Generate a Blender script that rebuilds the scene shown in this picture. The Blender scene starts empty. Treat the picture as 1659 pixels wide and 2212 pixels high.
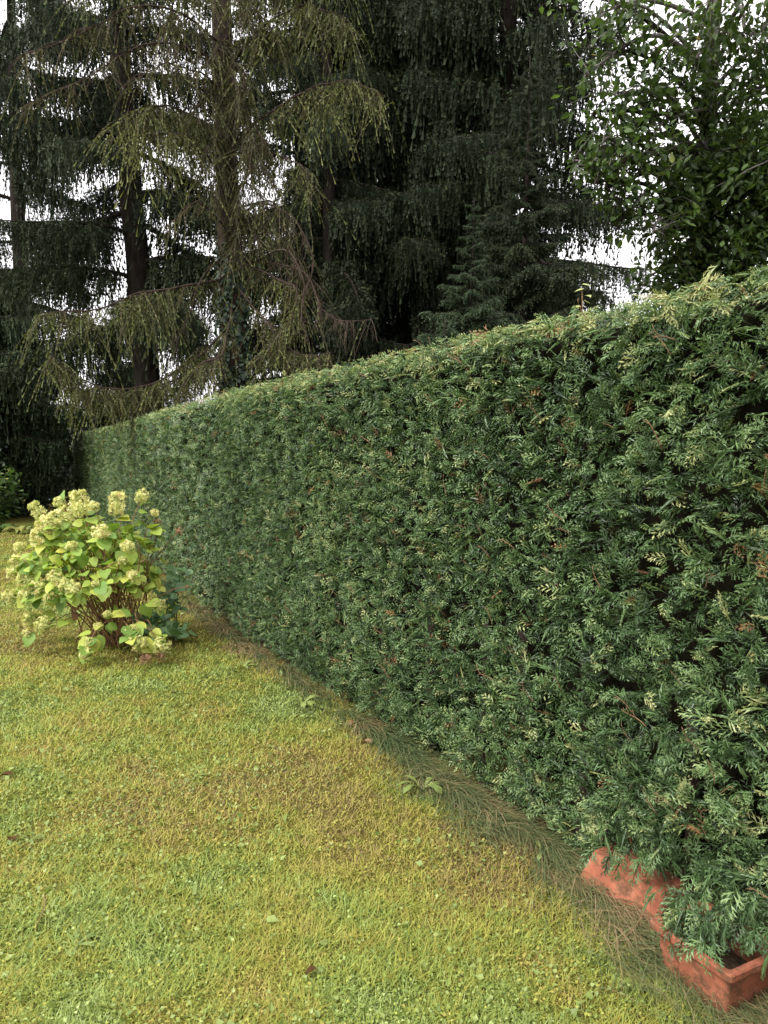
import bpy, math, random
import numpy as np
from mathutils import Vector, Matrix, Euler

random.seed(7)
RNG = np.random.default_rng(11)
scene = bpy.context.scene
COL = scene.collection
R = math.radians

# ------------------------------------------------------------------ camera, sky, sun, exposure
EYE = 1.6
PITCH = 4.38
cam_data = bpy.data.cameras.new("camera")
cam = bpy.data.objects.new("camera", cam_data)
COL.objects.link(cam)
cam.location = (0, 0, EYE)
cam.rotation_euler = (R(90 - PITCH), 0, 0)
cam_data.sensor_fit = 'VERTICAL'
cam_data.sensor_height = 36.0
cam_data.lens = 36.0 * 1671.0 / 2212.0
cam_data.clip_start = 0.05
cam_data.clip_end = 4000
scene.camera = cam

SUN_EL, SUN_AZ = 46.0, -125.0          # azimuth clockwise from +Y: the sun stands behind and to the left
world = bpy.data.worlds.new("World")
scene.world = world
world.use_nodes = True
wn, wl = world.node_tree.nodes, world.node_tree.links
wn.clear()
out = wn.new("ShaderNodeOutputWorld")
bg = wn.new("ShaderNodeBackground")
sky = wn.new("ShaderNodeTexSky")
sky.sky_type = 'NISHITA'
sky.sun_disc = False
sky.sun_elevation = R(SUN_EL)
sky.sun_rotation = R(SUN_AZ)
sky.dust_density = 4.0
hsv = wn.new("ShaderNodeHueSaturation")
hsv.inputs['Saturation'].default_value = 0.15
tc = wn.new("ShaderNodeTexCoord")
sep = wn.new("ShaderNodeSeparateXYZ")
mr = wn.new("ShaderNodeMapRange")
mr.inputs['From Min'].default_value = 0.0
mr.inputs['From Max'].default_value = 1.0
mr.inputs['To Min'].default_value = 5.0      # closed cloud cover: the zenith is brighter than the horizon
mr.inputs['To Max'].default_value = 13.0
cmul = wn.new("ShaderNodeVectorMath")
cmul.operation = 'SCALE'
cmul.inputs[0].default_value = (1.0, 0.98, 1.0)
mixw = wn.new("ShaderNodeMixRGB")
mixw.inputs['Fac'].default_value = 0.85
wl.new(tc.outputs['Generated'], sep.inputs[0])
wl.new(sep.outputs['Z'], mr.inputs['Value'])
wl.new(mr.outputs['Result'], cmul.inputs['Scale'])
wl.new(sky.outputs[0], hsv.inputs['Color'])
wl.new(hsv.outputs[0], mixw.inputs['Color1'])
wl.new(cmul.outputs[0], mixw.inputs['Color2'])
wl.new(mixw.outputs[0], bg.inputs['Color'])
bg.inputs['Strength'].default_value = 0.09
wl.new(bg.outputs[0], out.inputs['Surface'])

sun_data = bpy.data.lights.new("sun", 'SUN')
sun_data.energy = 1.5
sun_data.angle = R(14)
sun_data.color = (1.0, 0.97, 0.92)
sun = bpy.data.objects.new("sun", sun_data)
COL.objects.link(sun)
sd = Vector((math.sin(R(SUN_AZ)) * math.cos(R(SUN_EL)), math.cos(R(SUN_AZ)) * math.cos(R(SUN_EL)), math.sin(R(SUN_EL))))
sun.rotation_euler = sd.to_track_quat('Z', 'Y').to_euler()
sun.location = (-8, -6, 14)

scene.view_settings.view_transform = 'Standard'
scene.view_settings.look = 'None'
scene.view_settings.gamma = 1.0
scene.view_settings.use_curve_mapping = False
scene.view_settings.exposure = 1.68
scene.render.engine = 'CYCLES'
scene.cycles.max_bounces = 6
scene.cycles.diffuse_bounces = 2
scene.cycles.transmission_bounces = 4
scene.cycles.glossy_bounces = 2
scene.cycles.caustics_reflective = False
scene.cycles.caustics_refractive = False

# ------------------------------------------------------------------ helpers
F_PX = 1671.0
_cp, _sp = math.cos(R(PITCH)), math.sin(R(PITCH))

def W(px, py, Y):
    """A point of the 1659 x 2212 picture at distance Y ahead of the camera, in metres."""
    u, v = (px - 829.5) / F_PX, (1106.0 - py) / F_PX
    dy, dz = _cp + v * _sp, -_sp + v * _cp
    return np.array([u / dy * Y, Y, EYE + dz / dy * Y])

def norm(a):
    return a / np.maximum(np.linalg.norm(a, axis=-1, keepdims=True), 1e-9)

def lownoise(x, y, seed, f=1.0):
    r = np.random.default_rng(seed)
    s = np.zeros_like(np.asarray(x, float))
    for k in range(7):
        a = r.uniform(0, 2 * math.pi)
        fr = f * (1.0 + 0.55 * k)
        s = s + np.sin((x * math.cos(a) + y * math.sin(a)) * fr + r.uniform(0, 7)) / (1 + 0.35 * k)
    return s / 3.4

def mk_mesh(name, V, F, mats, tint=None, smooth=False, midx=None):
    V = np.ascontiguousarray(V, dtype=np.float32).reshape(-1, 3)
    F = np.ascontiguousarray(F, dtype=np.int32)
    k = F.shape[1]
    me = bpy.data.meshes.new(name)
    me.vertices.add(len(V))
    me.vertices.foreach_set("co", V.ravel())
    me.loops.add(F.size)
    me.loops.foreach_set("vertex_index", F.ravel())
    me.polygons.add(len(F))
    me.polygons.foreach_set("loop_start", np.arange(0, F.size, k, dtype=np.int32))
    if midx is not None:
        me.polygons.foreach_set("material_index", np.asarray(midx, dtype=np.int32))
    me.polygons.foreach_set("use_smooth", np.full(len(F), smooth, dtype=bool))
    for m in (mats if isinstance(mats, (list, tuple)) else [mats]):
        me.materials.append(m)
    if tint is not None:
        a = me.attributes.new("tint", 'FLOAT', 'POINT')
        a.data.foreach_set("value", np.ascontiguousarray(tint, dtype=np.float32).ravel())
    me.update()
    return me

class MB:
    def __init__(s):
        s.v, s.f, s.t, s.m, s.n = [], [], [], [], 0
    def add(s, V, F, tint=0.5, mat=0):
        V = np.asarray(V, float).reshape(-1, 3)
        F = np.asarray(F, int)
        if F.shape[1] == 4:
            F = np.concatenate([F[:, [0, 1, 2]], F[:, [0, 2, 3]]])
        s.v.append(V); s.f.append(F + s.n); s.n += len(V)
        s.t.append(np.broadcast_to(np.asarray(tint, float), (len(V),)).copy())
        s.m.append(np.full(len(F), mat))
        return s
    def mesh(s, name, mats, smooth=False):
        return mk_mesh(name, np.concatenate(s.v), np.concatenate(s.f), mats, np.concatenate(s.t), smooth, np.concatenate(s.m))

def link(name, me, parent=None, loc=(0, 0, 0), rot=(0, 0, 0), scale=1.0, kind=None):
    o = bpy.data.objects.new(name, me)
    COL.objects.link(o)
    o.location = loc
    o.rotation_euler = rot
    o.scale = (scale,) * 3 if np.isscalar(scale) else scale
    if parent is not None:
        o.parent = parent
    if kind:
        o["kind"] = kind
    return o

def tag(o, label, cat, group=None, kind=None):
    o["label"] = label
    o["category"] = cat
    if group:
        o["group"] = group
    if kind:
        o["kind"] = kind
    return o

def thing(name, label, cat, loc=(0, 0, 0), rot=(0, 0, 0), group=None):
    return tag(link(name, None, None, loc, rot), label, cat, group)

def tube(pts, rad, sides=6, cap=True):
    pts = np.asarray(pts, float)
    n = len(pts)
    rad = np.broadcast_to(np.asarray(rad, float), (n,))
    T = norm(np.gradient(pts, axis=0))
    ref = np.array([0.31, 0.17, 0.93]) if abs(T[0] @ np.array([0.31, 0.17, 0.93])) < 0.9 else np.array([1.0, 0, 0.1])
    A = norm(np.cross(T, ref)); B = np.cross(T, A)
    th = np.linspace(0, 2 * math.pi, sides, endpoint=False)
    V = pts[:, None] + rad[:, None, None] * (np.cos(th)[None, :, None] * A[:, None] + np.sin(th)[None, :, None] * B[:, None])
    V = V.reshape(-1, 3)
    i, j = np.meshgrid(np.arange(n - 1), np.arange(sides), indexing='ij')
    a = i * sides + j; b = i * sides + (j + 1) % sides
    F = np.stack([a, b, b + sides, a + sides], -1).reshape(-1, 4)
    F = np.concatenate([F[:, [0, 1, 2]], F[:, [0, 2, 3]]])
    if cap:
        c = len(V)
        V = np.concatenate([V, pts[:1], pts[-1:]])
        k = np.arange(sides); kk = (k + 1) % sides
        F = np.concatenate([F, np.stack([kk, k, np.full(sides, c)], -1),
                            np.stack([k, kk, np.full(sides, c + 1 - 0)], -1) + np.array([[(n - 1) * sides, (n - 1) * sides, 0]])])
    return V, F

def bez(p, n):
    """Smooth polyline through the control points p."""
    p = np.asarray(p, float)
    t = np.linspace(0, len(p) - 1, n)
    i = np.clip(t.astype(int), 0, len(p) - 2)
    f = (t - i)[:, None]
    q = np.concatenate([[2 * p[0] - p[1]], p, [2 * p[-1] - p[-2]]])
    a, b, c, d = q[i], q[i + 1], q[i + 2], q[i + 3]
    return 0.5 * (2 * b + (c - a) * f + (2 * a - 5 * b + 4 * c - d) * f ** 2 + (3 * b - a - 3 * c + d) * f ** 3)

def box(x0, x1, y0, y1, z0, z1):
    V = np.array([[x, y, z] for x in (x0, x1) for y in (y0, y1) for z in (z0, z1)], float)
    F = np.array([[0, 1, 3, 2], [4, 6, 7, 5], [0, 4, 5, 1], [2, 3, 7, 6], [0, 2, 6, 4], [1, 5, 7, 3]])
    return V, F

def scatter(Vt, Ft, P, X, Yd, Z, S):
    """Copies of a template: local x, y, z go to X, Yd, Z, scaled by S, at P."""
    n, k = len(P), len(Vt)
    S = np.broadcast_to(np.asarray(S, float), (n,))
    V = P[:, None] + S[:, None, None] * (Vt[None, :, 0:1] * X[:, None] + Vt[None, :, 1:2] * Yd[:, None] + Vt[None, :, 2:3] * Z[:, None])
    F = Ft[None] + (np.arange(n) * k)[:, None, None]
    return V.reshape(-1, 3), F.reshape(-1, Ft.shape[1])

def frame_from(axis, face, rng):
    """Orthonormal frames: y = axis, z close to face."""
    y = norm(axis)
    z = face - (face * y).sum(-1, keepdims=True) * y
    z = norm(z + 1e-6)
    return np.cross(y, z), y, z

# ------------------------------------------------------------------ materials
def ramp(nt, stops):
    r = nt.nodes.new("ShaderNodeValToRGB")
    e = r.color_ramp.elements
    while len(e) < len(stops):
        e.new(0.5)
    for k, (p, c) in enumerate(stops):
        e[k].position = p
        e[k].color = (*c, 1)
    return r

def base_mat(name):
    m = bpy.data.materials.new(name)
    m.use_nodes = True
    nt = m.node_tree
    return m, nt, nt.nodes["Principled BSDF"], nt.nodes["Material Output"]

def leaf_mat(name, stops, rough=0.55, trans=0.25, obj_rand=0.0, spec=0.35, tr_gain=1.5):
    """Foliage: colour by each leaf's own tint plus a little by object."""
    m, nt, p, o = base_mat(name)
    at = nt.nodes.new("ShaderNodeAttribute")
    at.attribute_name = "tint"
    val = at.outputs['Fac']
    if obj_rand:
        oi = nt.nodes.new("ShaderNodeObjectInfo")
        ma = nt.nodes.new("ShaderNodeMath"); ma.operation = 'MULTIPLY_ADD'
        nt.links.new(oi.outputs['Random'], ma.inputs[0])
        ma.inputs[1].default_value = obj_rand
        ad = nt.nodes.new("ShaderNodeMath"); ad.operation = 'SUBTRACT'
        nt.links.new(val, ad.inputs[0]); ad.inputs[1].default_value = obj_rand / 2
        nt.links.new(ad.outputs[0], ma.inputs[2])
        val = ma.outputs[0]
    r = ramp(nt, stops)
    nt.links.new(val, r.inputs[0])
    nt.links.new(r.outputs[0], p.inputs['Base Color'])
    p.inputs['Roughness'].default_value = rough
    p.inputs['Specular IOR Level'].default_value = spec
    if trans:
        t = nt.nodes.new("ShaderNodeBsdfTranslucent")
        g = nt.nodes.new("ShaderNodeMixRGB"); g.blend_type = 'MULTIPLY'; g.inputs[0].default_value = 1
        g.inputs[2].default_value = (tr_gain, tr_gain * 1.05, tr_gain * 0.55, 1)
        nt.links.new(r.outputs[0], g.inputs[1]); nt.links.new(g.outputs[0], t.inputs['Color'])
        mx = nt.nodes.new("ShaderNodeMixShader"); mx.inputs[0].default_value = trans
        nt.links.new(p.outputs[0], mx.inputs[1]); nt.links.new(t.outputs[0], mx.inputs[2])
        nt.links.new(mx.outputs[0], o.inputs['Surface'])
    return m

def noise_mat(name, stops, scale=8.0, stretch=(1, 1, 1), rough=0.85, bump=0.4, detail=6, spec=0.3, dist=0.02):
    m, nt, p, o = base_mat(name)
    tcn = nt.nodes.new("ShaderNodeTexCoord")
    mp = nt.nodes.new("ShaderNodeMapping"); mp.inputs['Scale'].default_value = stretch
    nz = nt.nodes.new("ShaderNodeTexNoise")
    nz.inputs['Scale'].default_value = scale; nz.inputs['Detail'].default_value = detail; nz.inputs['Roughness'].default_value = 0.65
    nt.links.new(tcn.outputs['Object'], mp.inputs[0]); nt.links.new(mp.outputs[0], nz.inputs['Vector'])
    r = ramp(nt, stops)
    nt.links.new(nz.outputs['Fac'], r.inputs[0]); nt.links.new(r.outputs[0], p.inputs['Base Color'])
    p.inputs['Roughness'].default_value = rough
    p.inputs['Specular IOR Level'].default_value = spec
    if bump:
        b = nt.nodes.new("ShaderNodeBump"); b.inputs['Strength'].default_value = bump; b.inputs['Distance'].default_value = dist
        nt.links.new(nz.outputs['Fac'], b.inputs['Height']); nt.links.new(b.outputs[0], p.inputs['Normal'])
    return m

M = {}
M['thuja'] = leaf_mat('thuja_leaf', [(0.0, (0.015, 0.027, 0.010)), (0.25, (0.036, 0.068, 0.024)), (0.5, (0.077, 0.138, 0.048)), (0.75, (0.150, 0.226, 0.084)), (0.9, (0.235, 0.295, 0.115)), (1.0, (0.35, 0.36, 0.155))], 0.45, 0.14, 0, 0.4)
M['thuja_rust'] = leaf_mat('thuja_rust_leaf', [(0.0, (0.10, 0.050, 0.020)), (1.0, (0.27, 0.15, 0.062))], 0.7, 0.1)
M['twig'] = noise_mat('twig_bark', [(0.3, (0.10, 0.058, 0.032)), (0.7, (0.25, 0.155, 0.085))], 30, (1, 1, 1), 0.8, 0.3, 4, 0.2, 0.002)
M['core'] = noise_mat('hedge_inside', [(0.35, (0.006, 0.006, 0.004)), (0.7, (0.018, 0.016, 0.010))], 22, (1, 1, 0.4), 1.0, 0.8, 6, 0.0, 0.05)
M['bark_spruce'] = noise_mat('spruce_bark', [(0.3, (0.012, 0.010, 0.008)), (0.5, (0.024, 0.019, 0.016)), (0.75, (0.042, 0.036, 0.031))], 9, (1, 1, 0.35), 0.95, 1.0, 7, 0.1, 0.04)
M['bark_larch'] = noise_mat('larch_bark', [(0.3, (0.022, 0.016, 0.012)), (0.5, (0.046, 0.032, 0.026)), (0.75, (0.085, 0.064, 0.054))], 9, (1, 1, 0.3), 0.95, 1.0, 7, 0.1, 0.05)
M['bark_grey'] = noise_mat('smooth_grey_bark', [(0.3, (0.09, 0.08, 0.072)), (0.7, (0.21, 0.195, 0.18))], 8, (1, 1, 0.6), 0.9, 0.5, 6, 0.15, 0.02)
M['spruce'] = leaf_mat('spruce_needles', [(0.0, (0.013, 0.019, 0.010)), (0.5, (0.024, 0.034, 0.017)), (0.85, (0.040, 0.054, 0.025)), (1.0, (0.065, 0.072, 0.034))], 0.7, 0.06, 0.3, 0.12)
M['young_spruce'] = leaf_mat('young_spruce_needles', [(0.0, (0.017, 0.028, 0.014)), (0.5, (0.034, 0.053, 0.025)), (1.0, (0.078, 0.11, 0.058))], 0.65, 0.1, 0.25, 0.15)
M['larch'] = leaf_mat('larch_needles', [(0.0, (0.052, 0.046, 0.022)), (0.3, (0.068, 0.078, 0.030)), (0.65, (0.105, 0.122, 0.042)), (1.0, (0.165, 0.17, 0.06))], 0.65, 0.25, 0.25, 0.12)
M['larch_twig'] = noise_mat('larch_twig', [(0.3, (0.045, 0.034, 0.024)), (0.7, (0.11, 0.088, 0.062))], 12, (1, 1, 1), 0.9, 0, 3, 0.1)
M['broad'] = leaf_mat('broad_leaf', [(0.0, (0.024, 0.040, 0.013)), (0.5, (0.050, 0.084, 0.023)), (0.85, (0.10, 0.155, 0.036)), (0.97, (0.18, 0.22, 0.055)), (1.0, (0.24, 0.17, 0.05))], 0.5, 0.32, 0.25, 0.3, 2.0)
M['shrub_dark'] = leaf_mat('dark_shrub_leaf', [(0.0, (0.012, 0.022, 0.014)), (0.6, (0.025, 0.044, 0.024)), (1.0, (0.05, 0.085, 0.035))], 0.4, 0.1, 0.2, 0.4)
M['bed'] = leaf_mat('bed_plant_leaf', [(0.0, (0.04, 0.075, 0.025)), (0.6, (0.09, 0.15, 0.04)), (1.0, (0.26, 0.25, 0.06))], 0.5, 0.25, 0.3, 0.3)
M['ivy'] = leaf_mat('ivy_leaf', [(0.0, (0.012, 0.026, 0.014)), (1.0, (0.035, 0.062, 0.03))], 0.4, 0.08, 0, 0.4)
M['hyd_leaf'] = leaf_mat('hydrangea_leaf', [(0.0, (0.075, 0.145, 0.035)), (0.35, (0.16, 0.26, 0.050)), (0.7, (0.29, 0.37, 0.065)), (1.0, (0.45, 0.44, 0.09))], 0.55, 0.3, 0.7, 0.25, 1.5)
M['hyd_blue'] = leaf_mat('blue_green_leaf', [(0.0, (0.09, 0.17, 0.075)), (0.6, (0.16, 0.27, 0.11)), (1.0, (0.26, 0.36, 0.14))], 0.5, 0.25, 0.6, 0.3, 1.4)
M['hyd_flower'] = leaf_mat('hydrangea_petal', [(0.0, (0.40, 0.44, 0.14)), (0.5, (0.62, 0.60, 0.25)), (0.85, (0.74, 0.68, 0.35)), (1.0, (0.58, 0.42, 0.22))], 0.6, 0.3, 0.3, 0.2, 1.1)
M['hyd_faded'] = leaf_mat('faded_petal', [(0.0, (0.20, 0.11, 0.06)), (1.0, (0.42, 0.25, 0.16))], 0.7, 0.2, 0, 0.2, 1.1)
M['dead_leaf'] = leaf_mat('withered_leaf', [(0.0, (0.03, 0.016, 0.008)), (1.0, (0.085, 0.045, 0.02))], 0.9, 0.1, 0, 0.05)
M['stem'] = noise_mat('hydrangea_stem', [(0.3, (0.14, 0.075, 0.038)), (0.7, (0.30, 0.18, 0.085))], 25, (1, 1, 1), 0.75, 0.2, 4, 0.2, 0.002)
GR = [(0.0, (0.14, 0.10, 0.052)), (0.2, (0.255, 0.195, 0.073)), (0.4, (0.345, 0.30, 0.072)), (0.6, (0.31, 0.33, 0.064)), (0.78, (0.18, 0.24, 0.052)), (0.92, (0.27, 0.35, 0.095)), (1.0, (0.39, 0.46, 0.18))]
M['grass'] = leaf_mat('grass_blade', GR, 0.6, 0.3, 0, 0.25, 1.4)
M['clover'] = leaf_mat('clover_leaf', [(0.0, (0.12, 0.165, 0.04)), (0.5, (0.22, 0.275, 0.075)), (1.0, (0.38, 0.42, 0.17))], 0.5, 0.25, 0, 0.35, 1.4)
M['fringe'] = leaf_mat('long_grass_blade', [(0.0, (0.34, 0.23, 0.15)), (0.3, (0.25, 0.19, 0.095)), (0.6, (0.125, 0.14, 0.058)), (1.0, (0.065, 0.10, 0.038))], 0.6, 0.2, 0, 0.25, 1.2)

def ground_mat():
    m, nt, p, o = base_mat('mossy_ground')
    at = nt.nodes.new("ShaderNodeAttribute"); at.attribute_name = "tint"
    tcn = nt.nodes.new("ShaderNodeTexCoord")
    n1 = nt.nodes.new("ShaderNodeTexNoise"); n1.inputs['Scale'].default_value = 26; n1.inputs['Detail'].default_value = 8; n1.inputs['Roughness'].default_value = 0.7
    n2 = nt.nodes.new("ShaderNodeTexNoise"); n2.inputs['Scale'].default_value = 240; n2.inputs['Detail'].default_value = 4
    for n in (n1, n2):
        nt.links.new(tcn.outputs['Object'], n.inputs['Vector'])
    ma = nt.nodes.new("ShaderNodeMath"); ma.operation = 'MULTIPLY_ADD'; ma.inputs[1].default_value = 0.7
    sb = nt.nodes.new("ShaderNodeMath"); sb.operation = 'SUBTRACT'; sb.inputs[1].default_value = 0.35
    nt.links.new(at.outputs['Fac'], sb.inputs[0]); nt.links.new(n1.outputs['Fac'], ma.inputs[0]); nt.links.new(sb.outputs[0], ma.inputs[2])
    r = ramp(nt, [(p_, tuple(0.42 * c for c in col)) for p_, col in GR])
    nt.links.new(ma.outputs[0], r.inputs[0])
    soil = ramp(nt, [(0.3, (0.075, 0.055, 0.028)), (0.62, (1, 1, 1))])
    nt.links.new(n2.outputs['Fac'], soil.inputs[0])
    mu = nt.nodes.new("ShaderNodeMixRGB"); mu.blend_type = 'MULTIPLY'; mu.inputs[0].default_value = 0.6
    nt.links.new(r.outputs[0], mu.inputs[1]); nt.links.new(soil.outputs[0], mu.inputs[2])
    nt.links.new(mu.outputs[0], p.inputs['Base Color'])
    p.inputs['Roughness'].default_value = 1.0; p.inputs['Specular IOR Level'].default_value = 0.1
    b = nt.nodes.new("ShaderNodeBump"); b.inputs['Strength'].default_value = 0.9; b.inputs['Distance'].default_value = 0.012
    nt.links.new(n2.outputs['Fac'], b.inputs['Height']); nt.links.new(b.outputs[0], p.inputs['Normal'])
    return m
M['ground'] = ground_mat()

def terracotta_mat():
    m, nt, p, o = base_mat('terracotta')
    tcn = nt.nodes.new("ShaderNodeTexCoord")
    def nz(sc, det, ro=.65):
        n = nt.nodes.new("ShaderNodeTexNoise"); n.inputs['Scale'].default_value = sc; n.inputs['Detail'].default_value = det; n.inputs['Roughness'].default_value = ro
        nt.links.new(tcn.outputs['Object'], n.inputs['Vector']); return n
    n1, n2, n3, n4 = nz(9, 8, .7), nz(140, 4), nz(13, 7, .75), nz(38, 6, .8)
    r = ramp(nt, [(0.28, (0.13, 0.042, 0.024)), (0.42, (0.235, 0.078, 0.043)), (0.58, (0.30, 0.105, 0.060)), (0.8, (0.36, 0.155, 0.09))])
    nt.links.new(n1.outputs['Fac'], r.inputs[0])
    col = r.outputs[0]
    for n, lo, hi, c, f in ((n3, .50, .62, (0.055, 0.042, 0.022), .75), (n4, .60, .72, (0.46, 0.34, 0.27), .35), (n2, .62, .75, (0.06, 0.03, 0.02), .6)):
        mk = ramp(nt, [(lo, (0, 0, 0)), (hi, (f, f, f))])
        nt.links.new(n.outputs['Fac'], mk.inputs[0])
        mx = nt.nodes.new("ShaderNodeMixRGB"); mx.inputs[2].default_value = (*c, 1)
        nt.links.new(mk.outputs[0], mx.inputs[0]); nt.links.new(col, mx.inputs[1]); col = mx.outputs[0]
    nt.links.new(col, p.inputs['Base Color'])
    p.inputs['Roughness'].default_value = 0.85; p.inputs['Specular IOR Level'].default_value = 0.2
    b = nt.nodes.new("ShaderNodeBump"); b.inputs['Strength'].default_value = 0.4; b.inputs['Distance'].default_value = 0.004
    nt.links.new(n4.outputs['Fac'], b.inputs['Height']); nt.links.new(b.outputs[0], p.inputs['Normal'])
    return m
M['terracotta'] = terracotta_mat()
M['pale_leaf'] = leaf_mat('pale_shoot_leaf', [(0.0, (0.20, 0.24, 0.07)), (1.0, (0.42, 0.44, 0.17))], 0.5, 0.3, 0, 0.3, 1.3)
M['soil'] = noise_mat('damp_soil', [(0.3, (0.02, 0.014, 0.009)), (0.7, (0.07, 0.048, 0.03))], 40, (1, 1, 1), 1.0, 0.8, 6, 0.1, 0.01)
M['white_wall'] = noise_mat('white_render', [(0.3, (0.70, 0.69, 0.70)), (0.7, (0.80, 0.79, 0.80))], 3, (1, 1, 1), 0.9, 0.05, 4, 0.2)
M['roof'] = noise_mat('roof_sheet', [(0.3, (0.10, 0.09, 0.09)), (0.7, (0.17, 0.155, 0.15))], 6, (1, 1, 1), 0.8, 0.1, 4, 0.2)
M['glass'] = noise_mat('window_glass', [(0.3, (0.03, 0.035, 0.04)), (0.7, (0.05, 0.055, 0.06))], 2, (1, 1, 1), 0.1, 0, 2, 0.5)

# ------------------------------------------------------------------ the line of the hedge's foot
PATH = bez(np.array([[3.35, -1.9], [2.25, 0.22], [1.14, 2.27], [-0.11, 4.57], [-1.36, 6.87], [-3.1, 10.5], [-5.0, 14.6], [-6.45, 17.6], [-7.95, 20.4], [-8.75, 21.95]]), 400)
_seg = np.linalg.norm(np.diff(PATH, axis=0), axis=1)
PS = np.concatenate([[0], np.cumsum(_seg)])
PLEN = PS[-1]
_tan = norm(np.gradient(PATH, axis=0))
def path_at(s):
    p = np.stack([np.interp(s, PS, PATH[:, k]) for k in (0, 1)], -1)
    t = norm(np.stack([np.interp(s, PS, _tan[:, k]) for k in (0, 1)], -1))
    return p, t
def path_x(y):
    return np.interp(y, PATH[:, 1], PATH[:, 0])
def s_of_y(y):
    return np.interp(y, PATH[:, 1], PS)
HEDGE_H = 2.18

# ------------------------------------------------------------------ ground
def gz(x, y):
    near = np.clip((26 - np.hypot(x, y)) / 10, 0, 1)
    return near * (0.022 * lownoise(x, y, 3, 1.1) + 0.008 * lownoise(x, y, 4, 5.0))

def lawn_tint(x, y):
    t = 0.53 + 0.32 * lownoise(x, y, 21, 1.7) + 0.24 * lownoise(x, y, 22, 5.0) + 0.17 * lownoise(x, y, 23, 14.0) + 0.13 * lownoise(x, y, 24, 36.0)
    d = path_x(y) - x
    t = t - 0.28 * np.clip(1 - d / 0.32, 0, 1)                 # dry strip along the hedge foot
    t = t + 0.14 * np.clip((-x - 0.1 * y) / 1.4, 0, 1) * np.clip((5.0 - y) / 2.5, 0, 1)   # clover patch
    return np.clip(t, 0.02 + 0.28 * np.clip(d / 0.6, 0, 1), 0.95)

def axis_grid():
    fine = np.arange(-9, 5, 0.09)
    yy = np.arange(-1, 17, 0.09)
    far = np.array([30, 60, 120, 300, 800, 2000.0])
    return np.concatenate([-far[::-1], [-20, -14], fine, [6, 9, 14, 20], far]), np.concatenate([-far[::-1], [-20, -10, -5], yy, [18, 20, 24, 28], far])
gx, gy = axis_grid()
GX, GY = np.meshgrid(gx, gy, indexing='ij')
gV = np.stack([GX, GY, gz(GX, GY)], -1).reshape(-1, 3)
ii, jj = np.meshgrid(np.arange(len(gx) - 1), np.arange(len(gy) - 1), indexing='ij')
a = ii * len(gy) + jj
gF = np.stack([a, a + len(gy), a + len(gy) + 1, a + 1], -1).reshape(-1, 4)
ground = link("ground", mk_mesh("ground", gV, gF, M['ground'], lawn_tint(GX, GY).ravel(), True), kind="structure")

# ------------------------------------------------------------------ hedge
def thuja_template(nb, sub, rng, w=0.035, wa=0.022):
    """Flat fern-like spray, axis +y, length 1, in the xy plane with a droop in z."""
    V, F = [], []
    def kite(p, d, l, ww, tri=False):
        d = np.array(d) / np.linalg.norm(d); s = np.array([-d[1], d[0]])
        b = len(V)
        if tri:
            V.extend([p - s * ww * .5, p + s * ww * .5, p + d * l]); F.append([b, b + 1, b + 2])
        else:
            V.extend([p, p + d * l * .45 + s * ww * .55, p + d * l, p + d * l * .45 - s * ww * .55])
            F.extend([[b, b + 1, b + 2], [b, b + 2, b + 3]])
    kite(np.zeros(2), (0, 1), 1.0, wa)
    for k in range(nb):
        t = 0.10 + 0.84 * (k + rng.uniform(-.2, .2)) / max(nb - 1, 1)
        t = min(max(t, 0.06), 0.95)
        sd_ = 1 if k % 2 else -1
        an = R(rng.uniform(34, 52))
        l = (0.50 * (1 - t) ** 0.75 + 0.09) * rng.uniform(0.75, 1.1)
        d = np.array([sd_ * math.sin(an), math.cos(an)])
        p = np.array([0, t])
        kite(p, d, l, w, tri=(sub == 0))
        for q in range(sub):
            u = 0.25 + 0.6 * (q + .5) / sub
            s2 = 1 if q % 2 else -1
            an2 = an * sd_ + s2 * R(rng.uniform(30, 48))
            kite(p + d * l * u, (math.sin(an2), math.cos(an2)), l * (0.55 - 0.3 * u), w * 0.95, tri=True)
    V = np.array(V)
    z = -0.30 * V[:, 1] ** 2 - 0.55 * V[:, 0] ** 2 + 0.02 * rng.standard_normal(len(V))
    return np.column_stack([V[:, 0], V[:, 1], z]), np.array(F)

def foot_lift(s):
    s = np.asarray(s, float)
    g = lambda c, w: np.clip(1 - np.abs(s - s_of_y(c)) / w, 0, 1) ** 0.7
    return 0.02 + 0.02 * lownoise(s, s * 0, 37, 5.0) + 0.13 * g(2.62, .36) + 0.12 * g(2.2, .4)

def profile(u, H):
    """Point (inward, z) and outward normal (out, up) of the trimmed section, u in metres from the foot."""
    r = 0.11
    u = np.asarray(u, float)
    L1 = H - 0.01 - r
    arc = r * math.pi / 2
    z = np.where(u < L1, 0.01 + u, 0.0); d = np.zeros_like(u); no = np.ones_like(u); nu = np.zeros_like(u)
    # the foot tucks in under the face
    foot = np.clip(1 - u / 0.22, 0, 1)
    d = d + 0.09 * foot ** 1.5
    nu = nu - 0.45 * foot
    m = (u >= L1) & (u < L1 + arc)
    th = (u - L1) / r
    z = np.where(m, H - r + r * np.sin(th), z); d = np.where(m, r - r * np.cos(th), d)
    no = np.where(m, np.cos(th), no); nu = np.where(m, np.sin(th), nu)
    m2 = u >= L1 + arc
    z = np.where(m2, H, z); d = np.where(m2, r + (u - L1 - arc), d); no = np.where(m2, 0.0, no); nu = np.where(m2, 1.0, nu)
    return d, z, no, nu

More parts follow.
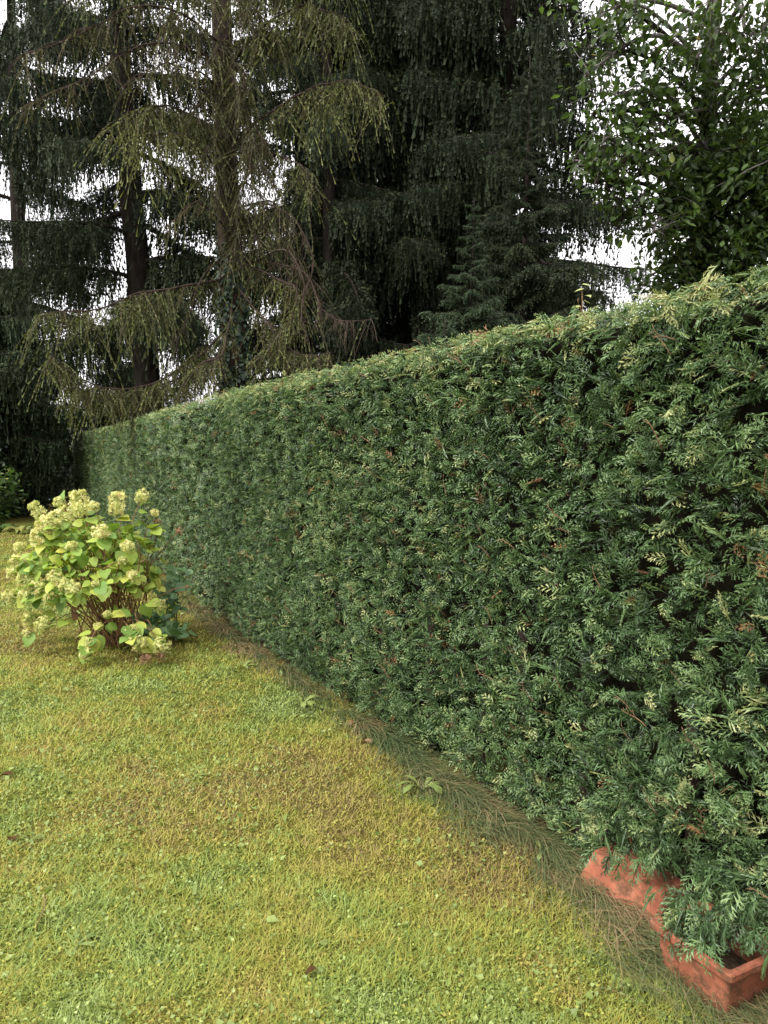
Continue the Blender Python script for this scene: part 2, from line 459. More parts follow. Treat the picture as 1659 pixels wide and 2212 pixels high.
def hedge_surface(s, u, depth):
    p, t = path_at(s)
    nl = np.stack([-t[:, 1], t[:, 0]], -1)               # towards the lawn
    Hs = HEDGE_H + 0.012 * lownoise(s, s * 0, 31, 3.0) + 0.012 * lownoise(s, s * 0, 32, 9.0)
    d, z, no, nu = profile(u, HEDGE_H)
    z = z * Hs / HEDGE_H
    z = np.maximum(z, 0) + foot_lift(s) * np.clip(1 - u / 0.5, 0, 1)
    bulge = 0.030 * lownoise(s, z * 1.2, 33, 2.0) + 0.020 * lownoise(s, z, 34, 6.5)
    inw = d + depth * no - bulge * no - 0.11 * no
    end = np.clip((s - (PLEN - 0.25)) / 0.25, 0, 1)
    inw = inw + 0.25 * end ** 2                            # rounded far corner
    P = np.column_stack([p[:, 0] - nl[:, 0] * inw, p[:, 1] - nl[:, 1] * inw, z - depth * nu - bulge * 0.4 * nu])
    N = np.column_stack([nl[:, 0] * no, nl[:, 1] * no, nu])
    N[:, :2] += t * (0.6 * end ** 2)[:, None]
    T = np.column_stack([t, np.zeros(len(t))])
    return P, norm(N), T

hedge = thing("thuja_hedge", "tall trimmed green conifer hedge running the length of the lawn", "hedge", (1.14, 2.27, 0))
HOFF = np.array([1.14, 2.27, 0.0])

def hedge_samples(s0, s1, n, rng, lmin, lmax, top_frac):
    L_front = HEDGE_H - 0.12 + 0.173
    nt_ = int(n * top_frac)
    s = rng.uniform(s0, s1, n + nt_)
    u = np.concatenate([rng.uniform(0.0, L_front, n), rng.uniform(L_front, L_front + 0.75, nt_)])
    holes = 0.55 * lownoise(s * 1.0, u, 41, 12.0) + 0.7 * lownoise(s, u, 42, 30.0)
    keep = holes > np.where(u > 1.85, -0.8, -0.52) + rng.normal(0, .14, len(s))
    depth = np.abs(rng.normal(0, 0.045, len(s))) + rng.uniform(-0.012, 0.02, len(s))
    deep = rng.random(len(s)) < 0.20
    depth = np.where(deep, rng.uniform(0.07, 0.21, len(s)), depth)
    keep |= depth > 0.075
    s, u, depth = s[keep], u[keep], depth[keep]
    P, N, T = hedge_surface(s, u, depth)
    k = len(s)
    up = np.array([0, 0, 1.0])
    wob = np.column_stack([lownoise(s, u, 51 + q, 11.0) for q in range(3)])
    hi = u > 1.98
    axis = norm(N * rng.uniform(0.15, 0.9, (k, 1)) + up * rng.uniform(-0.35, 0.75, (k, 1)) + T * rng.normal(0, 0.65, (k, 1)) + 0.5 * wob)
    axis[:, 2] = np.where(hi, np.minimum(axis[:, 2], 0.22), axis[:, 2])
    axis = norm(axis)
    face = norm(N * 0.65 + up * 0.45 + rng.normal(0, 0.6, (k, 3)))
    X, Y, Z = frame_from(axis, face, rng)
    S = rng.uniform(lmin, lmax, k)
    topn = np.clip((P[:, 2] - (HEDGE_H - 0.10)) / 0.08, 0, 1)
    S = S * (1 - 0.25 * topn)
    P = P - Y * (S * (0.80 + 0.16 * topn))[:, None]
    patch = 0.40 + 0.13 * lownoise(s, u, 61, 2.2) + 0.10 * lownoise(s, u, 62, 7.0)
    sky_lit_top = np.clip((P[:, 2] - (HEDGE_H - 0.20)) / 0.16, 0, 1)  # sky light on the top rim, put into the leaf colour as a lighter tint
    tint = np.clip(patch + rng.normal(0, 0.22, k) + 0.5 * sky_lit_top * rng.uniform(0.3, 1.2, k) + (rng.random(k) < 0.03) * 0.35, 0, 1)
    return P, X, Y, Z, S, tint, s

rngh = np.random.default_rng(5)
s_a, s_b, s_c = s_of_y(0.2), s_of_y(2.9), s_of_y(7.2)
zones = [(s_a, s_b, 9000, 9, 3, 0.050, 0.115, 0.042, 0.10), (s_b, s_c, 18500, 7, 1, 0.050, 0.100, 0.058, 0.10), (s_c, PLEN, 36000, 5, 0, 0.06, 0.11, 0.11, 0.12)]
spray_pool = []
for zi, (s0, s1, n, nb, sub, lmin, lmax, wdt, tf) in enumerate(zones):
    mb = MB()
    templ = [thuja_template(nb, sub, rngh, wdt) for _ in range(4)]
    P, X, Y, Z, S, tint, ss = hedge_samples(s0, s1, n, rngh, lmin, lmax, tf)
    which = rngh.integers(0, 4, len(P))
    lone = np.zeros(len(P), bool)
    if zi == 0:
        # the sprays that stand proudest next to the camera become single parts
        prj = (P + Y * S[:, None])
        inview = (prj[:, 1] > 1.75) & (np.abs(prj[:, 0] / prj[:, 1]) < 0.50) & (prj[:, 2] > 0.15) & (prj[:, 2] < 2.1)
        score = np.where(inview, S / prj[:, 1] + 0.02 * rngh.random(len(P)), -1)
        lone[np.argsort(-score)[:290]] = True
        for i in np.where(lone)[0]:
            spray_pool.append((which[i], P[i], X[i], Y[i], Z[i], S[i], tint[i]))
        lone_templ = templ
    for k in range(4):
        m = (which == k) & ~lone
        Vt, Ft = templ[k]
        V, F = scatter(Vt, Ft, P[m] - HOFF, X[m], Y[m], Z[m], S[m])
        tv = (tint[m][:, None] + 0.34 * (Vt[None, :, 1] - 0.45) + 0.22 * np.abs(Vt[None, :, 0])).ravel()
        rust = rngh.random(m.sum()) < (0.009, 0.016, 0.022)[zi] + 0.05 * (P[m][:, 2] > HEDGE_H - .07)
        mat = np.repeat(rust.astype(int), len(Ft))
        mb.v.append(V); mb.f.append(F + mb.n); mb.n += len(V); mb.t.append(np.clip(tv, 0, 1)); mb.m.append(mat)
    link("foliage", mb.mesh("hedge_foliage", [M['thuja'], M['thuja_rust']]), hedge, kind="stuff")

n = 165
s = s_of_y(rngh.uniform(1.75, 2.75, n)); u = rngh.uniform(0.05, 0.26, n)
P, N, T = hedge_surface(s, u, rngh.uniform(-0.05, 0.03, n))
P[:, 2] = rngh.uniform(0.17, 0.33, n)
n_ = n - 60; P[n_:] = np.array([1.02, 2.20, .25]) + rngh.normal(0, 1, (60, 3)) * [.06, .08, .035]
m_ = np.arange(n) < 45                                     # a low spray that lies over the rim of the upright trough
P[m_] = np.array([.94, 2.23, .21]) + rngh.normal(0, 1, (45, 3)) * [.035, .05, .03]
X, Y, Z = frame_from(norm(N * .7 + [0, 0, -.55] + rngh.normal(0, .4, (n, 3))), norm(N * .6 + [0, 0, .7] + rngh.normal(0, .4, (n, 3))), rngh)
Vt, Ft = lone_templ[1]
V, F = scatter(Vt, Ft, P - HOFF, X, Y, Z, rngh.uniform(.06, .11, n))
link("foliage", mk_mesh("overhanging_foliage", V, F, M['thuja'], np.repeat(np.clip(rngh.normal(.42, .2, n), 0, 1), len(Vt))), hedge, kind="stuff")
spray_mesh = {}
for (k, P_, X_, Y_, Z_, S_, t_) in spray_pool:
    q = (int(k), min(int(t_ * 5), 4))
    if q not in spray_mesh:
        Vt, Ft = lone_templ[q[0]]
        spray_mesh[q] = mk_mesh("spray", Vt, Ft, M['thuja'], np.clip((q[1] + .5) / 5 + 0.34 * (Vt[:, 1] - .45) + 0.22 * np.abs(Vt[:, 0]), 0, 1))
    o = link("spray", spray_mesh[q], hedge)
    mt = Matrix(((X_[0], Y_[0], Z_[0]), (X_[1], Y_[1], Z_[1]), (X_[2], Y_[2], Z_[2])))
    o.location = P_ - HOFF
    o.rotation_euler = mt.to_euler()
    o.scale = (S_,) * 3

# dark core for the dead twigs, added solid to block light and blacken gaps
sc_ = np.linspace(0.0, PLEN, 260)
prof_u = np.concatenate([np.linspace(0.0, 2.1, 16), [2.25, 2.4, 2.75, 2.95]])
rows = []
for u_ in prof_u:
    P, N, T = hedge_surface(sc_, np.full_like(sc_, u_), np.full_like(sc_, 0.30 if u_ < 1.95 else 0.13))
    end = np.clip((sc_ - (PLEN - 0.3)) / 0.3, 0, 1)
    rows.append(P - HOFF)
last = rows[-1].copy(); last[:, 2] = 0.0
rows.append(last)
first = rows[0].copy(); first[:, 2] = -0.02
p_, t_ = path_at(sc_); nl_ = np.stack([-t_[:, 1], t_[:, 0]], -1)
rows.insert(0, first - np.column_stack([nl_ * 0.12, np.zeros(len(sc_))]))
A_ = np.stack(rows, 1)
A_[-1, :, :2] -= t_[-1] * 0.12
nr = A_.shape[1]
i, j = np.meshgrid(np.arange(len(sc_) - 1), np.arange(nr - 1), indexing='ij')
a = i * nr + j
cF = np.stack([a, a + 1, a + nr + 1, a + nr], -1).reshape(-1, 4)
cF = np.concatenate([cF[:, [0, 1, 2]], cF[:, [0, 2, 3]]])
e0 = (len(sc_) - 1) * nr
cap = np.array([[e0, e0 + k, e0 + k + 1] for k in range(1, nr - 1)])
link("dark_core", mk_mesh("dark_core", A_.reshape(-1, 3), np.concatenate([cF, cap]), M['core'], None, True), hedge)
# the far end of the hedge
rnge = np.random.default_rng(77)
n = 5200
w_ = rnge.uniform(0, 1.0, n); z_ = rnge.uniform(0.08, HEDGE_H, n)
pe, te = path_at(np.array([PLEN])); pe, te = pe[0], te[0]; ne = np.array([-te[1], te[0]])
P = np.column_stack([pe[0] - ne[0] * w_ - te[0] * 0.06, pe[1] - ne[1] * w_ - te[1] * 0.06, z_])
N = np.tile(np.array([te[0], te[1], 0.0]), (n, 1))
X, Y, Z = frame_from(norm(N * .6 + np.array([0, 0, .3]) + rnge.normal(0, .5, (n, 3))), norm(N + rnge.normal(0, .5, (n, 3))), rnge)
Vt, Ft = thuja_template(4, 0, rnge, 0.09)
V, F = scatter(Vt, Ft, P - HOFF, X, Y, Z, rnge.uniform(.07, .12, n))
link("foliage", mk_mesh("hedge_end_foliage", V, F, M['thuja'], np.repeat(np.clip(rnge.normal(.4, .15, n), 0, 1), len(Vt))), hedge, kind="stuff")

# reddish twigs showing on the clipped face, nearer part of the hedge
rngt = np.random.default_rng(9)
twig_me = []
for k in range(6):
    mb = MB()
    c = np.array([[0, 0, 0], [0.03 * rngt.normal(), 0.35, 0.03], [0.08 * rngt.normal(), 0.7, 0.02], [0.14 * rngt.normal(), 1, -0.05]])
    pts = bez(c, 6)
    mb.add(*tube(pts, np.linspace(0.021, 0.011, 6), 4))
    for q in range(3):
        b = pts[2 + q]; d = np.array([rngt.choice([-1, 1]) * .16, .16, .03]) * rngt.uniform(.6, 1.2)
        mb.add(*tube(np.array([b, b + d * .6, b + d]), [0.014, .011, .007], 3))
    twig_me.append(mb.mesh("twig", M['twig'], True))
ntw = 170
s = s_a + 0.9 + (s_of_y(6.0) - s_a - 0.9) * rngt.random(ntw) ** 1.3
u = rngt.uniform(0.25, 2.15, ntw)
P, N, T = hedge_surface(s, u, np.full(ntw, 0.004))
for k in range(ntw):
    ax = norm(N[k] * rngt.uniform(0.1, .5) + np.array([0, 0, 1]) * rngt.uniform(0.2, 1.0) + T[k] * rngt.normal(0.2, .5))
    Xk, Yk, Zk = frame_from(ax[None], N[k][None] + rngt.normal(0, .2, (1, 3)), rngt)
    o = link("twig", twig_me[k % 6], hedge)
    L = rngt.uniform(0.035, 0.11)
    mt = Matrix(np.column_stack([Xk[0], Yk[0], Zk[0]]).tolist())
    o.location = P[k] - HOFF - Yk[0] * L * .5
    o.rotation_euler = mt.to_euler()
    o.scale = (L,) * 3
# stems standing in the dark gap at the foot
stem_me = []
for k in range(4):
    c = np.array([[0, 0, -0.03], [.01 * rngt.normal(), .01, .2], [.02 * rngt.normal(), .02 * rngt.normal(), .45], [0.03 * rngt.normal(), 0, 0.8]])
    stem_me.append(MB().add(*tube(bez(c, 8), np.linspace(.035, .02, 8), 7)).mesh("stem", M['bark_larch'], True))
for k, s in enumerate(np.arange(s_a + 0.6, s_of_y(12), 0.42)):
    P, N, T = hedge_surface(np.array([s + rngt.uniform(-.1, .1)]), np.array([0.0]), np.array([0.10]))
    link("stem", stem_me[k % 4], hedge, (P[0, 0] - HOFF[0], P[0, 1] - HOFF[1], 0), (0, 0, rngt.uniform(0, 6)))

# ------------------------------------------------------------------ lawn cover
rngl = np.random.default_rng(3)
def lawn_points(n, y0=1.3, y1=16.5, pw=1.0):
    q = rngl.random(n)
    y = 1 / ((1 - q) / y0 ** pw + q / y1 ** pw) ** (1 / pw)
    xr = path_x(y) + 0.06
    xl = -0.58 * y - 0.5
    return xl + rngl.random(n) * (xr - xl), y

n = 230000
x, y = lawn_points(n)
far = np.clip((y - 2) / 10, 0, 1)
h = rngl.uniform(0.010, 0.032, n) * (1 + 0.35 * lownoise(x, y, 71, 4) + 0.45 * np.clip(lownoise(x, y, 72, 22), -.8, 1.5)) * (1 + 0.3 * far)
wd = (0.0016 + 0.0055 * far) * rngl.uniform(0.7, 1.4, n)
an = rngl.uniform(0, 2 * math.pi, n)
ln = rngl.uniform(0.4, 2.6, n) * h
sa = np.stack([np.cos(an + 1.57), np.sin(an + 1.57)], -1)
z = gz(x, y) - 0.002
B = np.column_stack([x, y, z])
off = np.column_stack([sa * wd[:, None], np.zeros(n)])
tip = B + np.column_stack([np.cos(an) * ln, np.sin(an) * ln, h])
V = np.stack([B - off, B + off, tip], 1).reshape(-1, 3)
t = np.clip(lawn_tint(x, y) + rngl.normal(0, 0.13, n), 0, 1)
lawn = link("grass", mk_mesh("grass", V, np.arange(3 * n).reshape(-1, 3), M['grass'], np.repeat(t, 3)), kind="stuff")
tag(lawn, "short mossy yellow-green grass covering the lawn", "grass")

Vt = np.array([[0, -.1, 0], [.42, .25, .10], [0, .95, -.02], [-.42, .25, .10]], float)
Ft = np.array([[0, 1, 2], [0, 2, 3]])
def leaflets(n, y1, pw, thr, smin, smax, tfun, mat, name, label, cat):
    x, y = lawn_points(n, 1.3, y1, pw)
    pm = lownoise(x, y, 81, 2.2) + 0.6 * lownoise(x, y, 82, 7) + 0.7 * np.clip((-x + 0.3) / 1.2, -1, 1) - 0.15
    keep = (pm + rngl.normal(0, .45, n) > thr) & (path_x(y) - x > 0.12)
    x, y = x[keep], y[keep]; n = len(x)
    axis = norm(rngl.normal(0, 1, (n, 3)) * np.array([1, 1, .6]) + np.array([0, 0, .2]))
    X, Y, Z = frame_from(axis, norm(np.array([0, 0, 1.0]) + rngl.normal(0, .6, (n, 3))), rngl)
    S = rngl.uniform(smin, smax, n) * (1 + 0.10 * y)
    P = np.column_stack([x, y, gz(x, y) + rngl.uniform(.003, .022, n)])
    V, F = scatter(Vt, Ft, P, X, Y, Z, S)
    o = link(name, mk_mesh(name, V, F, M[mat], np.repeat(np.clip(tfun(x, y, n), 0, 1), 4)), kind="stuff")
    tag(o, label, cat)
leaflets(42000, 12.0, 1.1, -9, .004, .011, lambda x, y, n: lawn_tint(x, y) + rngl.normal(0, .15, n), 'grass', "moss", "yellowish moss and tiny leaves matted through the lawn", "moss")
leaflets(60000, 9.0, 1.3, .25, .005, .014, lambda x, y, n: np.clip(rngl.normal(.35, .2, n), 0, .78), 'clover', "clover", "small clover leaves spread through the lawn grass", "clover")

leaflets(3200, 8.0, 1.2, .1, .012, .026, lambda x, y, n: np.clip(rngl.normal(.3, .2, n), 0, .7), 'clover', "broad_weed_leaves", "broad little weed leaves pressed flat in the lawn", "weeds")

# long uncut grass lying along the foot of the hedge
n = 24000
q = rngl.random(n)
y = 1 / ((1 - q) / 1.35 + q / 13)
clump = lownoise(y * 1.0, y * 0, 91, 7.0)
dist = np.abs(rngl.normal(0.03, 0.07, n) * np.where(y < 3.4, 1.4, 1.0) * (1 + 0.8 * lownoise(y, y * 0, 92, 6.0))) + 0.05
keep = (clump + rngl.normal(0, .4, n)) > -0.15
y, dist = y[keep], dist[keep]; n = len(y)
s = s_of_y(y)
p, tn = path_at(s)
nl = np.stack([-tn[:, 1], tn[:, 0]], -1)
B = np.column_stack([p + nl * dist[:, None], np.zeros(n)]); B[:, 2] = gz(B[:, 0], B[:, 1])
ang = rngl.normal(0, 0.55, n)
d0 = -tn * 0.75 + np.array([0.35, -0.1]) + nl * 0.1
d0 = norm(d0)
ca, sa_ = np.cos(ang), np.sin(ang)
D = np.stack([d0[:, 0] * ca - d0[:, 1] * sa_, d0[:, 0] * sa_ + d0[:, 1] * ca], -1)
L = rngl.uniform(0.08, 0.26, n) * np.clip(1.15 - 0.03 * y, .7, 1.1)
rise = rngl.uniform(0.12, 0.55, n)
wd = (0.00045 + 0.00030 * y) * rngl.uniform(.7, 1.3, n)
K = 4
tt = np.linspace(0, 1, K + 1)
pts = B[:, None] + np.concatenate([D[:, None] * (L[:, None] * tt[None])[..., None], ((L * rise)[:, None] * (1.9 * tt - 1.75 * tt ** 2)[None] + 0.004)[..., None]], -1)
sd2 = np.column_stack([-D[:, 1], D[:, 0], np.zeros(n)])
wk = wd[:, None] * np.array([1, 1, .85, .55, .08])[None]
Va = pts - sd2[:, None] * wk[..., None]; Vb = pts + sd2[:, None] * wk[..., None]
V = np.stack([Va, Vb], 2).reshape(n, -1, 3)
Fq = np.array([[2 * k, 2 * k + 1, 2 * k + 3, 2 * k + 2] for k in range(K)])
F = (Fq[None] + (np.arange(n) * 2 * (K + 1))[:, None, None]).reshape(-1, 4)
t = np.clip(0.66 + 0.45 * lownoise(B[:, 0], B[:, 1], 95, 5) + rngl.normal(0, .22, n), 0, 1)
fr = link("long_grass", mk_mesh("long_grass", V.reshape(-1, 3), F, M['fringe'], np.repeat(t, 2 * (K + 1))), kind="stuff")
tag(fr, "long straw-coloured and green grass lying along the hedge foot", "grass")

# ------------------------------------------------------------------ needles
def needle_strands(P, D, L, K, w, droop, rng, tint, axis_w=0.0):
    """Hanging or spreading twigs clothed with small needle tufts, tufts as triangles round the twig."""
    n = len(P)
    s = np.linspace(0, 1, K + 1)
    D = norm(D)
    pts = P[:, None] + D[:, None] * (L[:, None] * s)[..., None]
    pts[..., 2] -= (droop * L)[:, None] * s ** 2
    pts += rng.normal(0, 0.012, pts.shape) * (L[:, None, None] * s[None, :, None])
    a, b = pts[:, :-1], pts[:, 1:]
    T = norm(b - a)
    side = norm(np.cross(T, rng.normal(0, 1, T.shape)))
    ww = w * rng.uniform(.6, 1.3, (n, K, 1)) * (1.0 - 0.35 * s[:-1])[None, :, None]
    out_ = []
    for sg in (1, -1):
        c = a * 0.35 + b * 0.65 + side * ww * sg + (b - a) * 0.35
        out_.append(np.stack([a - side * ww * .12 * sg, b, c], 2))
    V = np.concatenate(out_, 1).reshape(-1, 3)
    t = np.repeat(np.clip(tint, 0, 1), K * 6)
    return V, np.arange(len(V)).reshape(-1, 3), t

def spruce_bough(L, rng, style):
    """A limb growing along +x; returns wood mesh and needle mesh."""
    wood, leaf = MB(), MB()
    n = 14
    t = np.linspace(0, 1, n)
    if style == 'weeping':
        zz = L * (rng.uniform(.04, .14) * np.sin(t * rng.uniform(2, 3)) - rng.uniform(.22, .46) * t ** 1.6 + rng.uniform(.10, .34) * t ** 4)
    else:
        zz = L * (0.04 * t - 0.20 * t ** 1.4 + 0.16 * t ** 3)
    main = np.column_stack([L * t, 0.05 * L * np.sin(t * 4 + rng.uniform(0, 6)) * t, zz])
    r0 = 0.014 * L + 0.010
    wood.add(*tube(main, r0 * (1 - t) ** 0.8 + 0.004, 6))
    n2 = int(12 * L + 10)
    PP, DD, LL = [], [], []
    for k in range(n2):
        tk = 0.12 + 0.86 * (k + rng.random()) / n2
        b = np.array([np.interp(tk, t, main[:, c]) for c in range(3)])
        sg = 1 if k % 2 else -1
        an = R(rng.uniform(38, 68)) * sg
        l2 = L * (0.34 * (1 - tk) ** 0.7 * min(1, tk * 3 + .3) + 0.05) * rng.uniform(.6, 1.15)
        d = np.array([math.cos(an), math.sin(an), rng.uniform(-.35, .02)])
        m = 6
        ts = np.linspace(0, 1, m)
        pts = b + d * (l2 * ts)[:, None] + np.array([0, 0, -1]) * (0.30 * l2 * ts ** 2)[:, None]
        wood.add(*tube(pts, np.linspace(0.008, 0.003, m), 3, cap=False))
        q = max(4, int(l2 / (0.030 if style == 'weeping' else 0.04)))
        f = rng.uniform(0.05, 1, q)
        PP.append(np.stack([np.interp(f, ts, pts[:, c]) for c in range(3)], -1)); DD.append(np.tile(d, (q, 1))); LL.append(np.full(q, l2))
    q = int(L / 0.03)
    f = rng.uniform(0.1, 1, q)
    PP.append(np.stack([np.interp(f, t, main[:, c]) for c in range(3)], -1)); DD.append(np.tile([1.0, 0, 0], (q, 1))); LL.append(np.full(q, L * .3))
    P, D = np.concatenate(PP), np.concatenate(DD)
    k = len(P)
    if style == 'weeping':
        m = rng.random(k) < 0.72
        l = rng.gamma(1.8, 0.23, k).clip(.10, 1.35) * min(1, L / 2.6 + .2) * (1 + .45 * lownoise(P[:, 0], P[:, 1], int(rng.integers(1, 999)), 6.0))
        Dn = np.column_stack([rng.normal(0, .14, k), rng.normal(0, .14, k), -np.ones(k)])
        V, F, tt = needle_strands(P[m], Dn[m], l[m], 7, 0.030, np.zeros(m.sum()), rng, rng.normal(.4, .18, m.sum()))
        leaf.add(V, F, tt)
        m = ~m
        Dn = norm(D * .8 + rng.normal(0, .5, (k, 3)) + np.array([0, 0, .05]))
        V, F, tt = needle_strands(P[m], Dn[m], rng.uniform(.10, .24, m.sum()), 4, 0.032, np.full(m.sum(), .3), rng, rng.normal(.62, .18, m.sum()))
        leaf.add(V, F, tt)
    else:
        for rep in range(2):
            sgn = rng.choice([-1, 1], k)
            perp = np.column_stack([-D[:, 1] * sgn, D[:, 0] * sgn, np.zeros(k)])
            Dn = norm(D * rng.uniform(.5, 1.1, (k, 1)) + perp * rng.uniform(.2, 1.0, (k, 1)) + np.column_stack([np.zeros(k), np.zeros(k), rng.uniform(-.75, .15, k)]))
            V, F, tt = needle_strands(P, Dn, rng.uniform(.09, .26, k), 5, 0.028, rng.uniform(.2, .7, k), rng, rng.normal(.5, .2, k))
            leaf.add(V, F, tt)
    return wood, leaf

rngs = np.random.default_rng(17)
BOUGH = {}
for style in ('weeping', 'dense'):
    for Lc in (3.4, 2.2, 1.2):
        for v in range(4 if Lc > 2 else 3):
            w_, l_ = spruce_bough(Lc, rngs, style)
            BOUGH.setdefault((style, Lc), []).append((w_.mesh("bough", M['bark_spruce'], True), l_))
FOL = {}
def fol_mesh(style, Lc, v, matname):
    key = (style, Lc, v, matname)
    if key not in FOL:
        FOL[key] = BOUGH[(style, Lc)][v][1].mesh("needles", M[matname])
    return FOL[key]

def trunk_mesh(h, r0, lean, mat, rng, rtop=None, sides=12):
    n = 22
    t = np.linspace(0, 1, n)
    pts = np.column_stack([lean[0] * t + .03 * np.sin(t * 7 + 1), lean[1] * t + .03 * np.cos(t * 6), h * t - 0.08 * (1 - t)])
    rad = r0 * (1 - t) ** 0.85 + (rtop or 0.006)
    rad = rad * (1 + 0.5 * np.exp(-t * h / 0.35))
    V, F = tube(pts, rad, sides)
    nz = 1 + 0.06 * rng.standard_normal(len(V))
    c = np.repeat(pts, sides, 0)
    V[:len(c)] = c + (V[:len(c)] - c) * nz[:len(c), None]
    return MB().add(V, F).mesh("trunk", mat, True), pts

def spruce(label, px, Y, h, r0, z0, z1, nb, Lf, style, mat, lean=(0, 0), group=None, seed=0, name="spruce_tree", az=None):
    rng = np.random.default_rng(seed)
    base = W(px, 978, Y); base[2] = 0
    root = thing(name, label, "tree", base, (0, 0, 0), group)
    tm, pts = trunk_mesh(h, r0, lean, M['bark_spruce'], rng)
    link("trunk", tm, root)
    ga = rng.uniform(0, 6)
    for k in range(nb):
        f = (k + rng.uniform(-.3, .3)) / nb
        z = z0 + (z1 - z0) * f
        L = Lf(z) * rng.uniform(.75, 1.15)
        ga += 2.39996 + rng.normal(0, .35)
        a_ = ga if az is None else az(k, ga, rng)
        Lc = min((3.4, 2.2, 1.2), key=lambda q: abs(math.log(q / L)))
        v = int(rng.integers(0, len(BOUGH[(style, Lc)])))
        x_, y_ = np.interp(z, pts[:, 2], pts[:, 0]), np.interp(z, pts[:, 2], pts[:, 1])
        tilt = rng.normal(0, .17) - 0.12 * (1 if z < h * .4 else -1)
        b = link("bough", BOUGH[(style, Lc)][v][0], root, (x_, y_, z), (0, -tilt * 0.6, a_), L / Lc)
        link("needles", fol_mesh(style, Lc, v, mat), b, kind="stuff")
    return root

SPG = "dark spruces behind the hedge"
spruce("old spruce with bare curving lower limbs and drooping dark curtains beside the larch", 335, 17.0, 21, 0.33, 4.4, 17, 42, lambda z: 3.7 - 0.07 * z, 'weeping', 'spruce', (-1.05, 0), SPG, 101)
spruce("dark spruce trunk standing just behind the larch", 655, 18.5, 20, 0.25, 2.5, 16, 44, lambda z: 2.6 - 0.06 * z, 'weeping', 'spruce', (0.1, 0), SPG, 102)
spruce("slim reddish spruce trunk between the larch and the broad spruce", 718, 16.5, 19, 0.20, 3.8, 15, 40, lambda z: 2.4 - 0.05 * z, 'weeping', 'spruce', (-0.1, 0), SPG, 103)
spruce("tall dense dark spruce rising behind the small young spruce", 905, 17.5, 22, 0.26, 1.2, 17, 84, lambda z: 3.0 - 0.07 * z, 'weeping', 'spruce', (0, 0), SPG, 104)
spruce("broad dark spruce whose lower boughs reach toward the leafy tree", 1085, 17.0, 22, 0.28, 0.9, 17, 96, lambda z: 3.9 - 0.13 * z, 'weeping', 'spruce', (0.1, 0), SPG, 105)
spruce("half-grown spruce with pointed top in front of the broad dark spruce", 1130, 13.2, 8.1, 0.075, 0.5, 8.0, 120, lambda z: max(0.22, 0.26 * (8.1 - z) ** 0.95), 'dense', 'spruce', (0, 0), SPG, 106)
spruce("small young spruce spire with blue-green needles just over the hedge", 1010, 11.4, 5.25, 0.035, 0.4, 5.2, 120, lambda z: max(0.16, 0.33 * (5.25 - z)), 'dense', 'young_spruce', (0.04, 0), SPG, 107)
spruce("low bushy spruce with green drooping boughs above the dark shrubs", -70, 19.3, 7.2, 0.12, 0.5, 7.0, 110, lambda z: max(0.4, min(0.72 * (7.7 - z) ** 0.9, 1.3 + .55 * z)), 'weeping', 'young_spruce', (0, 0), SPG, 108)
spruce("old spruce hung with sparse dark curtains beyond the low bushy spruce", 60, 21.5, 20, 0.26, 5.0, 16, 30, lambda z: 3.6 - 0.08 * z, 'weeping', 'spruce', (0, 0), SPG, 112)
spruce("shaded young spruce between the old spruce trunk and the hedge end", 262, 26.0, 7.0, 0.12, 0.6, 6.8, 70, lambda z: max(0.4, 0.5 * (7.4 - z) ** 0.8), 'weeping', 'spruce', (0, 0), SPG, 113)
spruce("shaded spruce farther back between the slim trunk and the tall one", 800, 23.0, 20, 0.25, 0.8, 15, 80, lambda z: 3.2 - 0.07 * z, 'weeping', 'spruce', (0, 0), SPG, 109)
spruce("shaded spruce farther back behind the broad spruce", 1000, 24.0, 20, 0.25, 0.8, 16, 80, lambda z: 3.2 - 0.08 * z, 'weeping', 'spruce', (0, 0), SPG, 110)
spruce("spruce seedling top peeping over the hedge below the young spire", 955, 10.2, 3.35, 0.02, 0.4, 3.33, 60, lambda z: max(0.12, 0.3 * (3.35 - z)), 'dense', 'young_spruce', (0, 0), SPG, 111)

# ------------------------------------------------------------------ larch
rngk = np.random.default_rng(23)
LZ = 13.0
lb = W(508, 978, LZ); lb[2] = 0
larch = thing("larch_tree", "larch with reddish trunk and long hanging olive-yellow branchlets over the hedge", "tree", lb)
lt, lpts = trunk_mesh(18.0, 0.20, (-0.15, 0.0), M['bark_larch'], rngk, 0.03, 14)
link("trunk", lt, larch)

